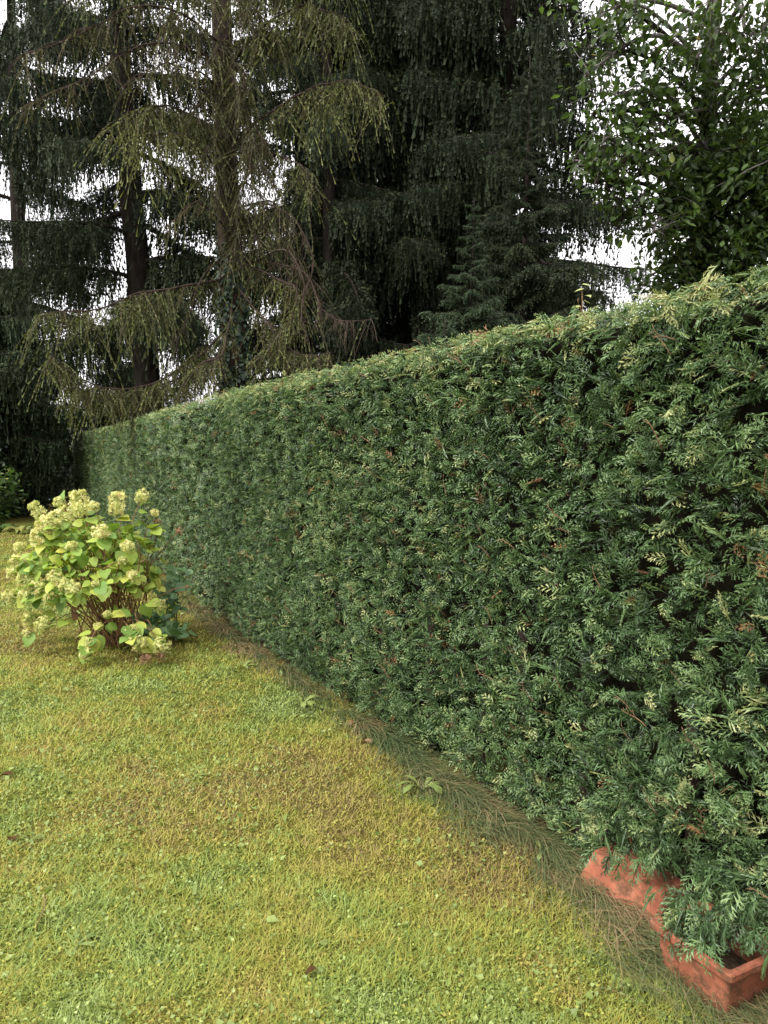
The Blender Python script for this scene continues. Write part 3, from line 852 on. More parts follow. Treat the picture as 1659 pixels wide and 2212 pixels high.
def larch_limb(ctrl, dens, hang, r0, bare=0.0, spread=0.5, leaf_tint=0.5):
    """A limb through world points, hung with strings of tufted branchlets."""
    ctrl = np.array(ctrl) - lb
    pts = bez(ctrl, 20)
    pts[1:] += np.cumsum(rngk.normal(0, .012, (19, 3)), 0)
    t = np.linspace(0, 1, 20)
    seg = np.linalg.norm(np.diff(pts, axis=0), axis=1).sum()
    org = pts[0].copy()
    wood, leaf = MB(), MB()
    wood.add(*tube(pts - org, .62 * r0 * (1 - t) ** .7 + .004, 6))
    nsec = int(seg * 12 * dens) + 3
    P, D, L = [], [], []
    for k in range(nsec):
        tk = rngk.uniform(.12, 1)
        b = np.array([np.interp(tk, t, pts[:, c]) for c in range(3)])
        an = rngk.uniform(0, 2 * math.pi)
        dirv = norm(pts[-1] - pts[0]) * .6 + np.array([math.cos(an), math.sin(an), rngk.uniform(-.35, .2)]) * .7
        l2 = spread * rngk.uniform(.3, 1.0) * (1.1 - .6 * tk)
        ts = np.linspace(0, 1, 6)
        pp = b + dirv * (l2 * ts)[:, None] + np.array([0, 0, -1]) * (0.75 * l2 * ts ** 2)[:, None]
        wood.add(*tube(pp - org, np.linspace(.006, .0025, 6), 3, cap=False))
        q = max(2, int(l2 / (.04 if not bare else .08) * dens))
        f = rngk.uniform(.1, 1, q)
        P.append(np.stack([np.interp(f, ts, pp[:, c]) for c in range(3)], -1))
    q = int(seg / .032 * dens)
    f = rngk.uniform(.08, 1, q)
    P.append(np.stack([np.interp(f, t, pts[:, c]) for c in range(3)], -1))
    P = np.concatenate(P) - org
    k = len(P)
    l = (rngk.gamma(1.9, .19, k)).clip(.08, 1.1) * hang * (1 + .5 * lownoise(P[:, 0], P[:, 1], int(rngk.integers(1, 999)), 5.0))
    an = rngk.uniform(0, 2 * math.pi, k)
    Dn = np.column_stack([np.cos(an) * .6, np.sin(an) * .6, -rngk.uniform(.1, 1.1, k)])
    V, F, tt = needle_strands(P, Dn, l, 10, 0.017, np.full(k, .55), rngk, rngk.normal(leaf_tint, .2, k))
    if bare:
        keepers = np.repeat(rngk.random(k) > bare, 20)
        V = V.reshape(-1, 3, 3)[keepers].reshape(-1, 3); tt = tt.reshape(-1, 3)[keepers].ravel(); F = np.arange(len(V)).reshape(-1, 3)
    if len(V):
        leaf.add(V, F, tt)
    # bare string wood
    s = np.linspace(0, 1, 5)
    Dn = norm(Dn)
    for i in range(0, k, 2 if not bare else 1):
        c = P[i] + Dn[i] * (l[i] * s * 1.04)[:, None]; c[:, 2] -= .55 * l[i] * s ** 2
        wood.add(*tube(c, np.linspace(.0045, .002, 5), 3, cap=False), mat=1)
    b = link("bough", wood.mesh("bough", [M['bark_larch'], M['larch_twig']], True), larch, org)
    if leaf.n:
        link("branchlets", leaf.mesh("branchlets", M['larch']), b, kind="stuff")

TR = lambda py: W(506 + (0 if py > 300 else -4), py, LZ)
limbs = [
    ([TR(600), W(400, 625, 12.4), W(300, 640, 12.0), W(210, 672, 11.6), W(85, 690, 11.3)], 1.3, .95, .03, 0, .35, .55),
    ([TR(700), W(420, 775, 12.3), W(310, 835, 11.8), W(190, 825, 11.4), W(105, 765, 11.1)], 1.5, .55, .028, 0, .55, .5),
    ([TR(730), W(430, 800, 12.2), W(320, 850, 12.0), W(230, 868, 11.8), W(140, 850, 11.6)], 1.6, .45, .02, 0, .5, .45),
    ([TR(560), W(590, 600, 12.2), W(640, 640, 11.8), W(600, 740, 11.6), W(540, 790, 11.4)], 1.0, .6, .026, 0, .5, .55),
    ([TR(610), W(570, 690, 12.0), W(600, 740, 11.7), W(660, 770, 11.4), W(700, 760, 11.2)], 1.0, .6, .02, 0, .5, .5),
    ([TR(640), W(480, 760, 12.0), W(430, 790, 11.8), W(400, 830, 11.7), W(380, 860, 11.6)], 0.9, .5, .02, 0, .5, .45),
    ([TR(480), W(560, 440, 12.4), W(640, 470, 12.0), W(690, 560, 11.8), W(660, 640, 11.6)], .5, .7, .022, .3, .5, .4),
    ([TR(330), W(440, 260, 12.5), W(370, 225, 12.2), W(310, 240, 11.9), W(270, 290, 11.7)], 1.3, .9, .028, 0, .6, .62),
    ([TR(420), W(440, 330, 12.4), W(400, 300, 12.1), W(340, 300, 11.9), W(290, 330, 11.8)], 1.0, .8, .022, 0, .5, .6),
    ([TR(300), W(600, 230, 12.5), W(690, 180, 12.2), W(780, 170, 12.0), W(840, 210, 11.8)], 1.1, 1.0, .028, 0, .5, .6),
    ([TR(380), W(560, 330, 12.5), W(610, 340, 12.3), W(650, 370, 12.1), W(670, 420, 12.0)], .9, .8, .02, 0, .5, .5),
    ([TR(160), W(430, 110, 12.4), W(330, 90, 12.0), W(210, 160, 11.6), W(60, 230, 11.3)], .9, .6, .025, .2, .6, .35),
    ([TR(120), W(400, 40, 12.4), W(280, 10, 12.0), W(160, 60, 11.7), W(20, 110, 11.4)], 1.0, .65, .025, .1, .6, .35),
    ([TR(140), W(570, 60, 12.4), W(640, 20, 12.2), W(700, 20, 12.0), W(760, 60, 11.8)], 1.2, .9, .025, 0, .5, .5),
    ([TR(60), W(560, -30, 12.5), W(620, -60, 12.3), W(700, -60, 12.1), W(780, -20, 11.9)], 1.2, .9, .022, 0, .5, .5),
    ([TR(40), W(430, -50, 12.5), W(350, -70, 12.2), W(250, -60, 11.9), W(180, -10, 11.7)], 1.1, .8, .022, 0, .5, .4),
    ([TR(240), W(450, 170, 12.3), W(400, 150, 12.0), W(350, 150, 11.8), W(310, 180, 11.6)], .8, .8, .02, .2, .5, .45),
    ([TR(520), W(440, 450, 12.2), W(410, 440, 11.9), W(370, 460, 11.7), W(340, 510, 11.6)], .6, .6, .018, .3, .4, .45),
    ([TR(450), W(590, 430, 12.8), W(620, 500, 12.6), W(640, 560, 12.4), W(650, 600, 12.2)], .9, .7, .02, .1, .5, .5),
    ([TR(590), W(610, 540, 11.9), W(652, 600, 11.5), W(655, 690, 11.3), W(670, 755, 11.2)], .12, .4, .018, 1.0, .3, .5),
    ([TR(560), W(650, 590, 11.8), W(690, 670, 11.4), W(740, 690, 11.2), W(805, 680, 11.0)], .55, .5, .014, .93, .55, .5),
    ([TR(540), W(440, 600, 12.6), W(415, 680, 12.4), W(390, 740, 12.2), W(370, 790, 12.0)], .4, .5, .016, .6, .4, .4),
]
for py_ in (-40, 30, 90, 150, 200, 260, 310, 360, 410, 470, 520):      # short shoots hanging in front of the trunk
  for _ in range(2):
    sx = rngk.uniform(-70, 70)
    limbs.append(([TR(py_), W(506 + sx * .5, py_ - 12, 12.6), W(506 + sx, py_ + 15, 12.3), W(506 + sx * 1.3, py_ + 50, 12.1)], .9, .8, .014, .15, .35, .42))
for lm in limbs:
    larch_limb(*lm)
for k in range(14):
    zt = rngk.uniform(12.5, 17.2); a_ = rngk.uniform(0, 6.28); L_ = 2.2 - .1 * (zt - 10)
    p0 = np.array([lb[0] - .1, lb[1], zt]); dd = np.array([math.cos(a_), math.sin(a_), 0])
    larch_limb([p0, p0 + dd * L_ * .4 + [0, 0, .1], p0 + dd * L_ * .8 - [0, 0, .1], p0 + dd * L_ - [0, 0, .4]], .7, .6, .02)

# ivy climbing the larch trunk
n = 2600
zi = rngk.uniform(1.2, 5.0, n) ; th = rngk.uniform(0, 6.28, n)
rr = np.interp(zi, lpts[:, 2], 0.22 * (1 - np.linspace(0, 1, 22)) ** .85) + rngk.uniform(.02, .16, n) * np.clip((5.4 - zi) / 2, .3, 1)
cx = np.interp(zi, lpts[:, 2], lpts[:, 0]); cy = np.interp(zi, lpts[:, 2], lpts[:, 1])
P = np.column_stack([cx + rr * np.cos(th), cy + rr * np.sin(th), zi])
N = np.column_stack([np.cos(th), np.sin(th), .3 * np.ones(n)])
X, Y, Z = frame_from(norm(np.array([0, 0, -1.0]) + rngk.normal(0, .5, (n, 3))), norm(N + rngk.normal(0, .35, (n, 3))), rngk)
Vt = np.array([[0, -.05, 0], [.5, .12, .08], [.34, .55, .03], [0, 1, -.05], [-.34, .55, .03], [-.5, .12, .08]])
Ft = np.array([[0, 1, 2], [0, 2, 3], [0, 3, 4], [0, 4, 5]])
V, F = scatter(Vt, Ft, P, X, Y, Z, rngk.uniform(.05, .10, n))
ivy = thing("ivy_plant", "dark green ivy wrapped round the larch trunk", "ivy", lb)
link("foliage", mk_mesh("ivy_leaves", V, F, M['ivy'], np.repeat(rngk.random(n), 6)), ivy, kind="stuff")
for k in range(5):
    zz = np.linspace(0, 4.6 - .4 * k, 16); a_ = rngk.uniform(0, 6.28) + .5 * np.sin(zz * 1.3 + k)
    rr = np.interp(zz, lpts[:, 2], 0.235 * (1 - np.linspace(0, 1, 22)) ** .85) + .02 + .12 * np.exp(-zz / .3)
    link("stem", MB().add(*tube(np.column_stack([rr * np.cos(a_), rr * np.sin(a_), zz]), np.linspace(.022, .008, 16), 5)).mesh("stem", M['bark_larch'], True), ivy)

# ------------------------------------------------------------------ broadleaf tree on the right
rngb = np.random.default_rng(31)
hb = W(1500, 978, 10.0); hb[2] = 0
btree = thing("broadleaf_tree", "leafy broadleaf tree with smooth grey trunk behind the hedge", "tree", hb)
bm_, bpts = trunk_mesh(11.5, 0.13, (0.25, 0.3), M['bark_grey'], rngb, .03, 12)
link("trunk", bm_, btree)
LV = np.array([[0, 0, 0], [.22, .25, .05], [.27, .5, .06], [.14, .8, .02], [0, 1.05, -.06], [-.14, .8, .02], [-.27, .5, .06], [-.22, .25, .05], [0, .5, -.02]])
LF = np.array([[0, 1, 8], [1, 2, 8], [2, 3, 8], [3, 4, 8], [4, 5, 8], [5, 6, 8], [6, 7, 8], [7, 0, 8]])
# clumps: picture column and row, distance, radius, leaves
clumps = [(1300, 240, 8.7, .26, 130), (1290, 350, 8.7, .22, 90), (1360, 340, 8.8, .28, 170), (1350, 470, 8.9, .22, 100), (1410, 330, 9.0, .26, 150), (1280, 150, 8.8, .22, 70), (1360, 110, 8.9, .3, 130), (1610, 70, 9.0, .60, 420), (1640, 190, 9.4, .62, 520), (1590, 300, 9.8, .55, 520), (1640, 350, 9.0, .6, 560), (1560, 400, 9.6, .5, 480), (1630, 470, 9.2, .6, 640),
          (1540, 500, 9.8, .5, 520), (1490, 560, 9.6, .34, 330), (1600, 580, 9.3, .55, 620), (1520, 620, 9.4, .4, 420), (1500, 130, 9.4, .5, 300), (1430, 190, 9.0, .42, 260), (1440, 90, 9.2, .45, 200),
          (1350, 200, 8.8, .36, 170), (1380, 270, 8.8, .36, 240), (1320, 300, 8.7, .28, 130), (1440, 260, 9.0, .32, 170), (1330, 400, 8.8, .30, 160), (1390, 420, 8.9, .32, 220), (1450, 430, 9.1, .34, 260),
          (1480, 350, 9.4, .3, 160), (1400, 20, 9.0, .5, 200), (1320, 20, 8.8, .34, 110), (1230, -20, 8.7, .25, 60), (1540, -10, 8.6, .6, 300), (1640, -30, 8.4, .6, 300), (1530, 230, 9.6, .36, 200),
          (1700, 100, 9.2, .7, 420), (1720, 300, 9.2, .7, 480), (1720, 500, 9.2, .7, 480), (1700, 640, 9.4, .7, 420), (1800, 200, 9.6, .9, 420), (1820, 480, 9.6, .9, 420), (1470, 640, 9.6, .3, 200),
          (1420, 480, 8.8, .22, 80), (1300, 390, 8.6, .2, 60), (1400, 600, 9.8, .25, 70), (1460, 500, 9.2, .22, 110), (1560, -150, 9.2, .9, 260), (1420, -140, 9.2, .8, 200), (1700, -160, 9.2, .9, 260)]
LP, LA, LFc, LS = [], [], [], []
for ci, (px, py, Yc, rc, nl_) in enumerate(clumps):
    c = W(px, py, Yc) - hb
    zt = max(2.0, min(10.8, c[2] + (0.30 if ci % 2 else -0.1) * math.hypot(c[0], c[1])))
    st = np.array([np.interp(zt, bpts[:, 2], bpts[:, q]) for q in range(3)])
    mid = (st + c) / 2 + np.array([0, 0, .22]) + rngb.normal(0, .1, 3)
    limb = bez(np.array([st, mid, c, c + norm(c - st) * rc * .7 - [0, 0, .12]]), 14)
    wb = MB().add(*tube(limb, np.linspace(.032 + .01 * rngb.random(), .005, 14), 6))
    tw = []
    for q in range(12):
        b = limb[rngb.integers(7, 14)]
        e = c + rngb.normal(0, .55, 3) * rc * np.array([1, 1, .85])
        tw.append(bez(np.array([b, (b + e) / 2 + rngb.normal(0, .05, 3), e, e + norm(e - b) * .15 - [0, 0, .04]]), 8))
        wb.add(*tube(tw[-1], np.linspace(.008, .0025, 8), 3, cap=False))
    link("bough", wb.mesh("bough", M['bark_grey'] if ci % 3 else M['bark_spruce'], True), btree)
    per = int(nl_ * (2.1 if (px > 1440 and py > 260) else 0.85)) // 12 + 1
    for tws in tw:
        f = rngb.uniform(.15, 1, per) * 7
        i0 = np.clip(f.astype(int), 0, 6)
        p = tws[i0] + (tws[i0 + 1] - tws[i0]) * (f - i0)[:, None]
        dd = norm(tws[-1] - tws[0])
        ax = norm(dd * .5 + rngb.normal(0, .55, (per, 3)) + np.array([0, 0, -.35]))
        LP.append(p + ax * .02 + rngb.normal(0, .10 * rc / .4, (per, 3))); LA.append(ax); LFc.append(norm(np.array([0, -.25, 1.0]) + rngb.normal(0, .5, (per, 3)))); LS.append(rngb.uniform(.06, .125, per))
LP, LA, LFc, LS = map(np.concatenate, (LP, LA, LFc, LS))
X, Y, Z = frame_from(LA, LFc, rngb)
tint = np.clip(rngb.normal(.34, .20, len(LP)) + (rngb.random(len(LP)) < .004) * .6, 0, 1)
pw = LP + hb
inv = (np.abs(pw[:, 0] / pw[:, 1]) < .49) & ((pw[:, 2] - EYE) / pw[:, 1] < .53)
sc = np.where(inv, LS / pw[:, 1] * (1 + .25 * rngb.random(len(LP))), -1)
lone = np.zeros(len(LP), bool); lone[np.argsort(-sc)[:280]] = True
V, F = scatter(LV, LF, LP[~lone], X[~lone], Y[~lone], Z[~lone], LS[~lone])
link("foliage", mk_mesh("broadleaf_foliage", V, F, M['broad'], np.repeat(tint[~lone], len(LV))), btree, kind="stuff")
bl = [mk_mesh("leaf", LV, LF, M['broad'], np.full(len(LV), (k + .5) / 6), True) for k in range(6)]
for i in np.where(lone)[0]:
    o = link("leaf", bl[min(5, int(tint[i] * 6))], btree, LP[i], (0, 0, 0), LS[i])
    o.rotation_euler = Matrix(np.column_stack([X[i], Y[i], Z[i]]).tolist()).to_euler()

# ------------------------------------------------------------------ dark shrubs and bed plants at the far end
rngd = np.random.default_rng(41)
def leafy_shrub(name, label, base, size, nleaf, mat, ls, cat="shrub", group=None, nst=9, tmean=.45):
    root = thing(name, label, cat, base, (0, 0, 0), group)
    size = np.array(size)
    wb = []
    P, A = [], []
    for k in range(nst):
        a_ = rngd.uniform(0, 6.28); e = np.array([math.cos(a_), math.sin(a_), 0]) * size * rngd.uniform(.3, .95) + np.array([0, 0, size[2] * rngd.uniform(.45, 1.0)])
        pts = bez(np.array([[e[0] * .08, e[1] * .08, -0.03], e * [.35, .35, .5], e]), 9)
        link("stem", MB().add(*tube(pts, np.linspace(.012, .004, 9) * (size[2] / 1.2) ** .5, 5)).mesh("stem", M['bark_spruce'], True), root)
        q = nleaf // nst
        f = rngd.uniform(.12, 1, q); i0 = np.clip((f * 8).astype(int), 0, 7)
        P.append(pts[i0] + (pts[i0 + 1] - pts[i0]) * (f * 8 - i0)[:, None] + rngd.normal(0, .13, (q, 3)) * size)
    P = np.concatenate(P); P[:, 2] = np.abs(P[:, 2]) + .01
    n = len(P)
    outw = norm(P * [1, 1, .3] + 1e-3)
    X, Y, Z = frame_from(norm(outw * .7 + rngd.normal(0, .5, (n, 3)) + [0, 0, -.2]), norm(np.array([0, 0, .9]) + outw * .5 + rngd.normal(0, .4, (n, 3))), rngd)
    V, F = scatter(LV * [1.25, 1, 1], LF, P, X, Y, Z, rngd.uniform(.6, 1.25, n) * ls)
    link("foliage", mk_mesh("foliage", V, F, M[mat], np.repeat(np.clip(rngd.normal(tmean, .25, n), 0, 1), len(LV))), root, kind="stuff")
    return root
SH = "dark shrubs beyond the end of the lawn"
def gp(px, py):
    """Ground point seen at a picture position."""
    v = (1106.0 - py) / F_PX; dy, dz = _cp + v * _sp, -_sp + v * _cp
    Y = -EYE / (dz / dy)
    p = W(px, py, Y); p[2] = float(gz(p[0], p[1]))
    return p
leafy_shrub("leafy_shrub", "tall dark leafy shrub next to the hedge end", (-9.7, 19.5, 0), (1.2, 1.2, 3.0), 5200, 'shrub_dark', .11, group=SH, nst=16)
leafy_shrub("leafy_shrub", "dark leafy shrub under the low bushy spruce", (-9.9, 17.4, 0), (1.5, 1.2, 2.6), 5200, 'shrub_dark', .11, group=SH, nst=16)
leafy_shrub("leafy_shrub", "dark shrub filling the shade beyond the hedge end", (-11.9, 21.5, 0), (1.5, 1.5, 3.4), 5200, 'shrub_dark', .12, group=SH, nst=16)
leafy_shrub("leafy_shrub", "thin-leaved shrub peeping over the hedge end beside the white house", (-9.6, 25.2, 0), (1.2, 1.0, 3.3), 3000, 'shrub_dark', .12, group=SH, nst=12, tmean=.7)
leafy_shrub("leafy_shrub", "knee-high green shrub at the edge of the far flower bed", (-8.3, 16.0, 0), (.85, .6, 1.15), 1500, 'bed', .12, group=SH, nst=10, tmean=.2)
leafy_shrub("leafy_shrub", "bright green bushy shrub in the far flower bed", (-9.1, 15.6, 0), (.9, .6, 1.3), 1300, 'bed', .13, group=SH, nst=10, tmean=.25)
leafy_shrub("leafy_shrub", "dense blackish shrub behind the hedge's far corner", (-10.9, 24.6, 0), (1.7, 1.2, 3.4), 7000, 'shrub_dark', .13, group=SH, nst=20)
leafy_shrub("leafy_shrub", "low dark shrub in front of the blackish shrub at the hedge's far corner", (-10.3, 22.6, 0), (1.0, .9, 2.0), 3200, 'shrub_dark', .12, group=SH, nst=14)
leafy_shrub("leafy_shrub", "wide dark bush closing the view far beyond the hedge's far corner", (-12.0, 29.0, 0), (2.6, 1.2, 2.4), 4200, 'shrub_dark', .14, group=SH, nst=20)
leafy_shrub("leafy_shrub", "understorey shrub between the old spruce and the larch", (-6.3, 21.5, 0), (1.4, 1.2, 3.9), 3600, 'shrub_dark', .11, group=SH, nst=14)
leafy_shrub("leafy_shrub", "understorey shrub at the foot of the larch", (-3.6, 15.6, 0), (1.2, 1.0, 2.6), 2600, 'shrub_dark', .10, group=SH, nst=12)
leafy_shrub("leafy_shrub", "small understorey shrub below the broad dark spruce", (2.6, 13.8, 0), (1.6, 1.2, 2.2), 3000, 'shrub_dark', .11, group=SH, nst=12)
leafy_shrub("leafy_shrub", "small understorey shrub at the foot of the slim trunk", (-1.2, 15.0, 0), (1.5, 1.2, 2.4), 3000, 'shrub_dark', .11, group=SH, nst=12)
for k, (px, py, txt) in enumerate([(8, 1148, "pale arching leaves"), (40, 1155, "yellowing leaves"), (72, 1150, "yellow and brown leaves"), (-20, 1150, "broad green leaves"), (100, 1140, "wilted leaves")]):
    b = gp(px, py)
    root = thing("bed_plant", "low plant with %s edging the far end of the lawn" % txt, "plant", b, (0, 0, 0), "plants edging the far bed")
    mats = M['bed']
    for q in range(16):
        a_ = rngd.uniform(0, 6.28); l = rngd.uniform(.18, .38)
        tt = np.linspace(0, 1, 6)
        mid = np.column_stack([np.cos(a_) * l * tt, np.sin(a_) * l * tt, .02 + l * (1.3 * tt - 1.15 * tt ** 2)])
        sdv = np.array([-math.sin(a_), math.cos(a_), 0]) * .055
        wv = np.array([.15, .7, 1, .9, .55, .05])[:, None]
        V = np.stack([mid - sdv * wv, mid + sdv * wv], 1).reshape(-1, 3)
        F = np.array([[2 * c, 2 * c + 1, 2 * c + 3, 2 * c + 2] for c in range(5)])
        link("leaf", mk_mesh("leaf", V, F, mats, np.full(12, min(1, [.45, .95, .85, .3, .7][k] + rngd.normal(0, .12)))), root)

# ------------------------------------------------------------------ hydrangea
rngy = np.random.default_rng(52)
HB = gp(262, 1392)
hyd = thing("hydrangea_bush", "hydrangea bush with cream flower heads and lime leaves beside the hedge", "shrub", HB)
# floret balls
def flower_mesh(el, seed, mat, nfl=210):
    r = np.random.default_rng(seed)
    d = norm(r.normal(0, 1, (nfl, 3))); d = d[d[:, 2] > -.75]
    n = len(d)
    prof = 1 - 0.35 * np.clip(d[:, 2:3], 0, 1) * (el > 1.2)
    P = d * np.array([1, 1, el]) * prof * r.uniform(.72, 1.12, (n, 1)) + .12 * np.sin(d * 5 + seed)
    X, Y, Z = frame_from(norm(r.normal(0, 1, (n, 3))), norm(d + r.normal(0, .3, (n, 3))), r)
    pet = []
    fc = []
    for q in range(4):
        a_ = q * math.pi / 2
        c, s_ = math.cos(a_), math.sin(a_)
        pts = np.array([[0, 0, 0], [.5, .28, .10], [.95, 0, .04], [.5, -.28, .10]])
        b = len(pet)
        pet.extend([[p[0] * c - p[1] * s_, p[0] * s_ + p[1] * c, p[2]] for p in pts]); fc.extend([[b, b + 1, b + 2], [b, b + 2, b + 3]])
    V, F = scatter(np.array(pet), np.array(fc), P, X, Y, Z, r.uniform(.19, .29, n))
    mb = MB().add(V, F, np.repeat(np.clip(r.normal(.5, .2, n) + .25 * (r.random(n) < .12), 0, 1), 16), 0)
    th = np.linspace(0, 1, 7)
    mb.add(*tube(np.column_stack([0 * th, 0 * th, -.9 * el + 1.5 * el * th]), .30 * np.sin(np.pi * np.clip(th, .05, .95)) + .05, 6), tint=.1)
    return mb.mesh("flower_head", M[mat])
fm = [flower_mesh(e, 60 + k, 'hyd_flower') for k, e in enumerate((.9, 1.0, 1.35, 1.7, .85, 1.2))]
ff = [flower_mesh(e, 80 + k, 'hyd_faded', 90) for k, e in enumerate((.9, 1.1))]
def heart(seed, cup):
    r = np.random.default_rng(seed)
    t_ = np.array([0, .04, .14, .30, .48, .66, .82, .94, 1.0])
    w_ = np.array([0, .22, .40, .47, .44, .35, .22, .09, 0.0])
    V, F = [], []
    for k in range(len(t_)):
        yb = t_[k] - (.10 if 0 < k < 2 else 0)
        for sgn in (-1, 0, 1):
            xx = sgn * w_[k] * (1 + .05 * r.normal())
            V.append([xx, yb if sgn else t_[k], cup * abs(xx) * 1.0 - .22 * t_[k] ** 2 + .02 * r.normal() * abs(sgn)])
    for k in range(len(t_) - 1):
        for c in (0, 1):
            a_ = 3 * k + c
            F.append([a_, a_ + 1, a_ + 4, a_ + 3])
    return np.array(V), np.array(F)
hl = []
for k in range(5):
    V, F = heart(90 + k, rngy.uniform(.05, .35))
    hl.append(mk_mesh("leaf", V, F, M['hyd_leaf'], np.full(len(V), .55), True))
hb_ = []
for k in range(3):
    V, F = heart(95 + k, .15)
    hb_.append(mk_mesh("leaf", V * [1.1, .95, 1], F, M['hyd_blue'], np.full(len(V), .45), True))
Vd, Fd = heart(99, .8)
dead = mk_mesh("leaf", Vd * [.7, 1, 1.6], Fd, M['dead_leaf'], np.full(len(Vd), .5), True)

def C3(cx, cy):
    return cx * .3125, 864 + cy * .3125
# flower heads: detail-view position, size (detail pixels), lengthways factor, lean in picture plane, depth offset from the bush centre (towards camera +)
heads = [(540, 690, 62, 2, -.2, .15), (810, 705, 56, 3, .2, .05), (250, 752, 42, 3, -.6, -.1), (405, 712, 32, 1, 0, -.3), (450, 795, 50, 3, -1.0, .2), (380, 830, 50, 2, -.9, .25), (320, 868, 58, 0, -.7, .2),
         (270, 945, 54, 2, -.9, .25), (140, 1020, 36, 0, -.8, 0), (130, 1120, 52, 2, -.9, .15), (90, 1190, 36, 0, -.9, 0), (170, 1240, 42, 3, -1.1, .3), (250, 1300, 44, 2, -1.2, .4), (60, 1355, 42, 2, -1.3, .1), (180, 1360, 44, 1, -1.2, .3),
         (380, 1230, 42, 3, -1.0, .55), (470, 1290, 46, 3, -1.2, .6), (700, 920, 48, 1, 0, .6), (495, 1010, 30, 0, -.3, .55), (880, 1012, 40, 4, .2, .6), (980, 668, 36, 5, .3, -.2), (1070, 782, 24, 0, .4, -.2),
         (920, 1215, 34, 0, .4, .6), (1105, 1430, 36, 5, .5, .4), (205, 1520, 44, 0, -1.4, .3), (300, 1560, 46, 1, -1.4, .45), (615, 1675, 28, 0, -.5, .7), (598, 1760, 36, 2, -2.0, .75), (920, 1600, 38, 0, .5, .7), (905, 1660, 22, 0, .3, .75),
         (965, 1680, 46, 2, 1.3, .75), (1110, 1700, 46, 5, 1.2, .7), (680, 1565, 28, 4, .2, .6), (645, 735, 34, 4, 0, .3), (660, 1270, 22, 4, 0, .7), (850, 1110, 26, 4, .2, .6), (560, 760, 40, 5, -.2, .3), (740, 1480, 20, 0, 0, .6), (340, 1370, 30, 0, -.9, .5), (190, 1610, 26, 0, -1.5, .4)]
faded = [(1092, 842, 20, 0, .5, -.2), (1235, 908, 24, 0, .6, -.2), (1010, 1785, 36, 1, 1.6, .75), (1110, 1768, 34, 0, 1.6, .7), (1293, 1290, 12, 0, .5, .0)]
nleaf = 0
def put_stem(e, r0=.006, k=0.25, spread=.16):
    s0 = np.array([rngy.normal(0, spread), rngy.normal(0, spread * .7), -.02])
    m1 = s0 + (e - s0) * .45 + np.array([0, 0, k * np.linalg.norm((e - s0)[:2])]) + rngy.normal(0, .03, 3)
    m2 = s0 + (e - s0) * .8 + np.array([0, 0, .5 * k * np.linalg.norm((e - s0)[:2])]) + rngy.normal(0, .02, 3)
    for m in (m1, m2):
        m[2] = max(m[2], .05)
    pts = bez(np.array([s0, m1, m2, e]), 14)
    link("stem", MB().add(*tube(pts, np.linspace(r0, r0 * .45, 14), 5)).mesh("stem", M['stem'], True), hyd)
    return pts
def put_leaf(p, outd, s, pool, tilt=.5):
    global nleaf
    if nleaf >= 300:
        return
    nleaf += 1
    ax = norm(outd * np.array([1, 1, .3]) + rngy.normal(0, .35, 3) + np.array([0, 0, -.25]))
    X, Y, Z = frame_from(ax[None], norm(np.array([0, -.25, .9]) + outd * .45 + rngy.normal(0, .30, 3))[None], rngy)
    o = link("leaf", pool[int(rngy.integers(0, len(pool)))], hyd, p + ax * .03, (0, 0, 0), s)
    o.rotation_euler = Matrix(np.column_stack([X[0], Y[0], Z[0]]).tolist()).to_euler()
PXM = 1671.0 / HB[1]                       # picture pixels per metre at the bush
for li, (lst, pool) in enumerate(((heads, fm), (faded, ff))):
    for (cx, cy, sz, mi, lean, dy) in lst:
        px, py = C3(cx, cy)
        e = W(px, py, HB[1] - dy) - HB
        e[2] = max(e[2], .06)
        pts = put_stem(e)
        r_ = sz * .3125 / PXM * (HB[1] - dy) / HB[1] * 1.2
        o = link("flower_head", pool[mi % len(pool)], hyd, e, (rngy.normal(0, .25), lean, rngy.uniform(0, 6.28)), r_)
        o.rotation_euler = (Matrix.Rotation(lean, 3, 'Y') @ Matrix.Rotation(rngy.uniform(0, 6.28), 3, 'Z')).to_euler()
        if li == 0:
            ctr = np.array([-.25, 0, .65])
            for q in range(4):
                f = rngy.uniform(.62, .97); p = pts[int(f * 13)]
                put_leaf(p, norm(p - ctr + rngy.normal(0, .3, 3)), rngy.uniform(.07, .13), hl)
# leafy shoots without flowers, and bare canes
for k in range(26):
    th = rngy.uniform(0, 6.28)
    e = np.array([-.22 + .62 * math.cos(th) * rngy.uniform(.3, 1), .55 * math.sin(th) * rngy.uniform(.4, 1), 0])
    e[2] = .45 + .75 * rngy.uniform(.3, 1) * math.sqrt(max(.05, 1 - (e[0] + .22) ** 2 / .5 - e[1] ** 2 / .4))
    pts = put_stem(e, .005, .15)
    for q in range(5):
        p = pts[int(rngy.uniform(.6, 1) * 13)]
        put_leaf(p, norm(p - np.array([-.2, 0, .6]) + rngy.normal(0, .3, 3)), rngy.uniform(.07, .13), hl)
for k in range(34):
    th = rngy.uniform(0, 6.28); rr_ = rngy.uniform(.1, .5)
    put_stem(np.array([-.1 + rr_ * math.cos(th), rr_ * math.sin(th), rngy.uniform(.5, .95)]), .0065, .05, .14)
for (cx, cy) in ((550, 1420), (540, 1490)):
    e = W(*C3(cx, cy), HB[1] - .55) - HB
    o = link("leaf", dead, hyd, e, (2.8, .3, rngy.uniform(0, 6)), .085)
    o["label"] = "withered dark brown leaf hanging from a cane"

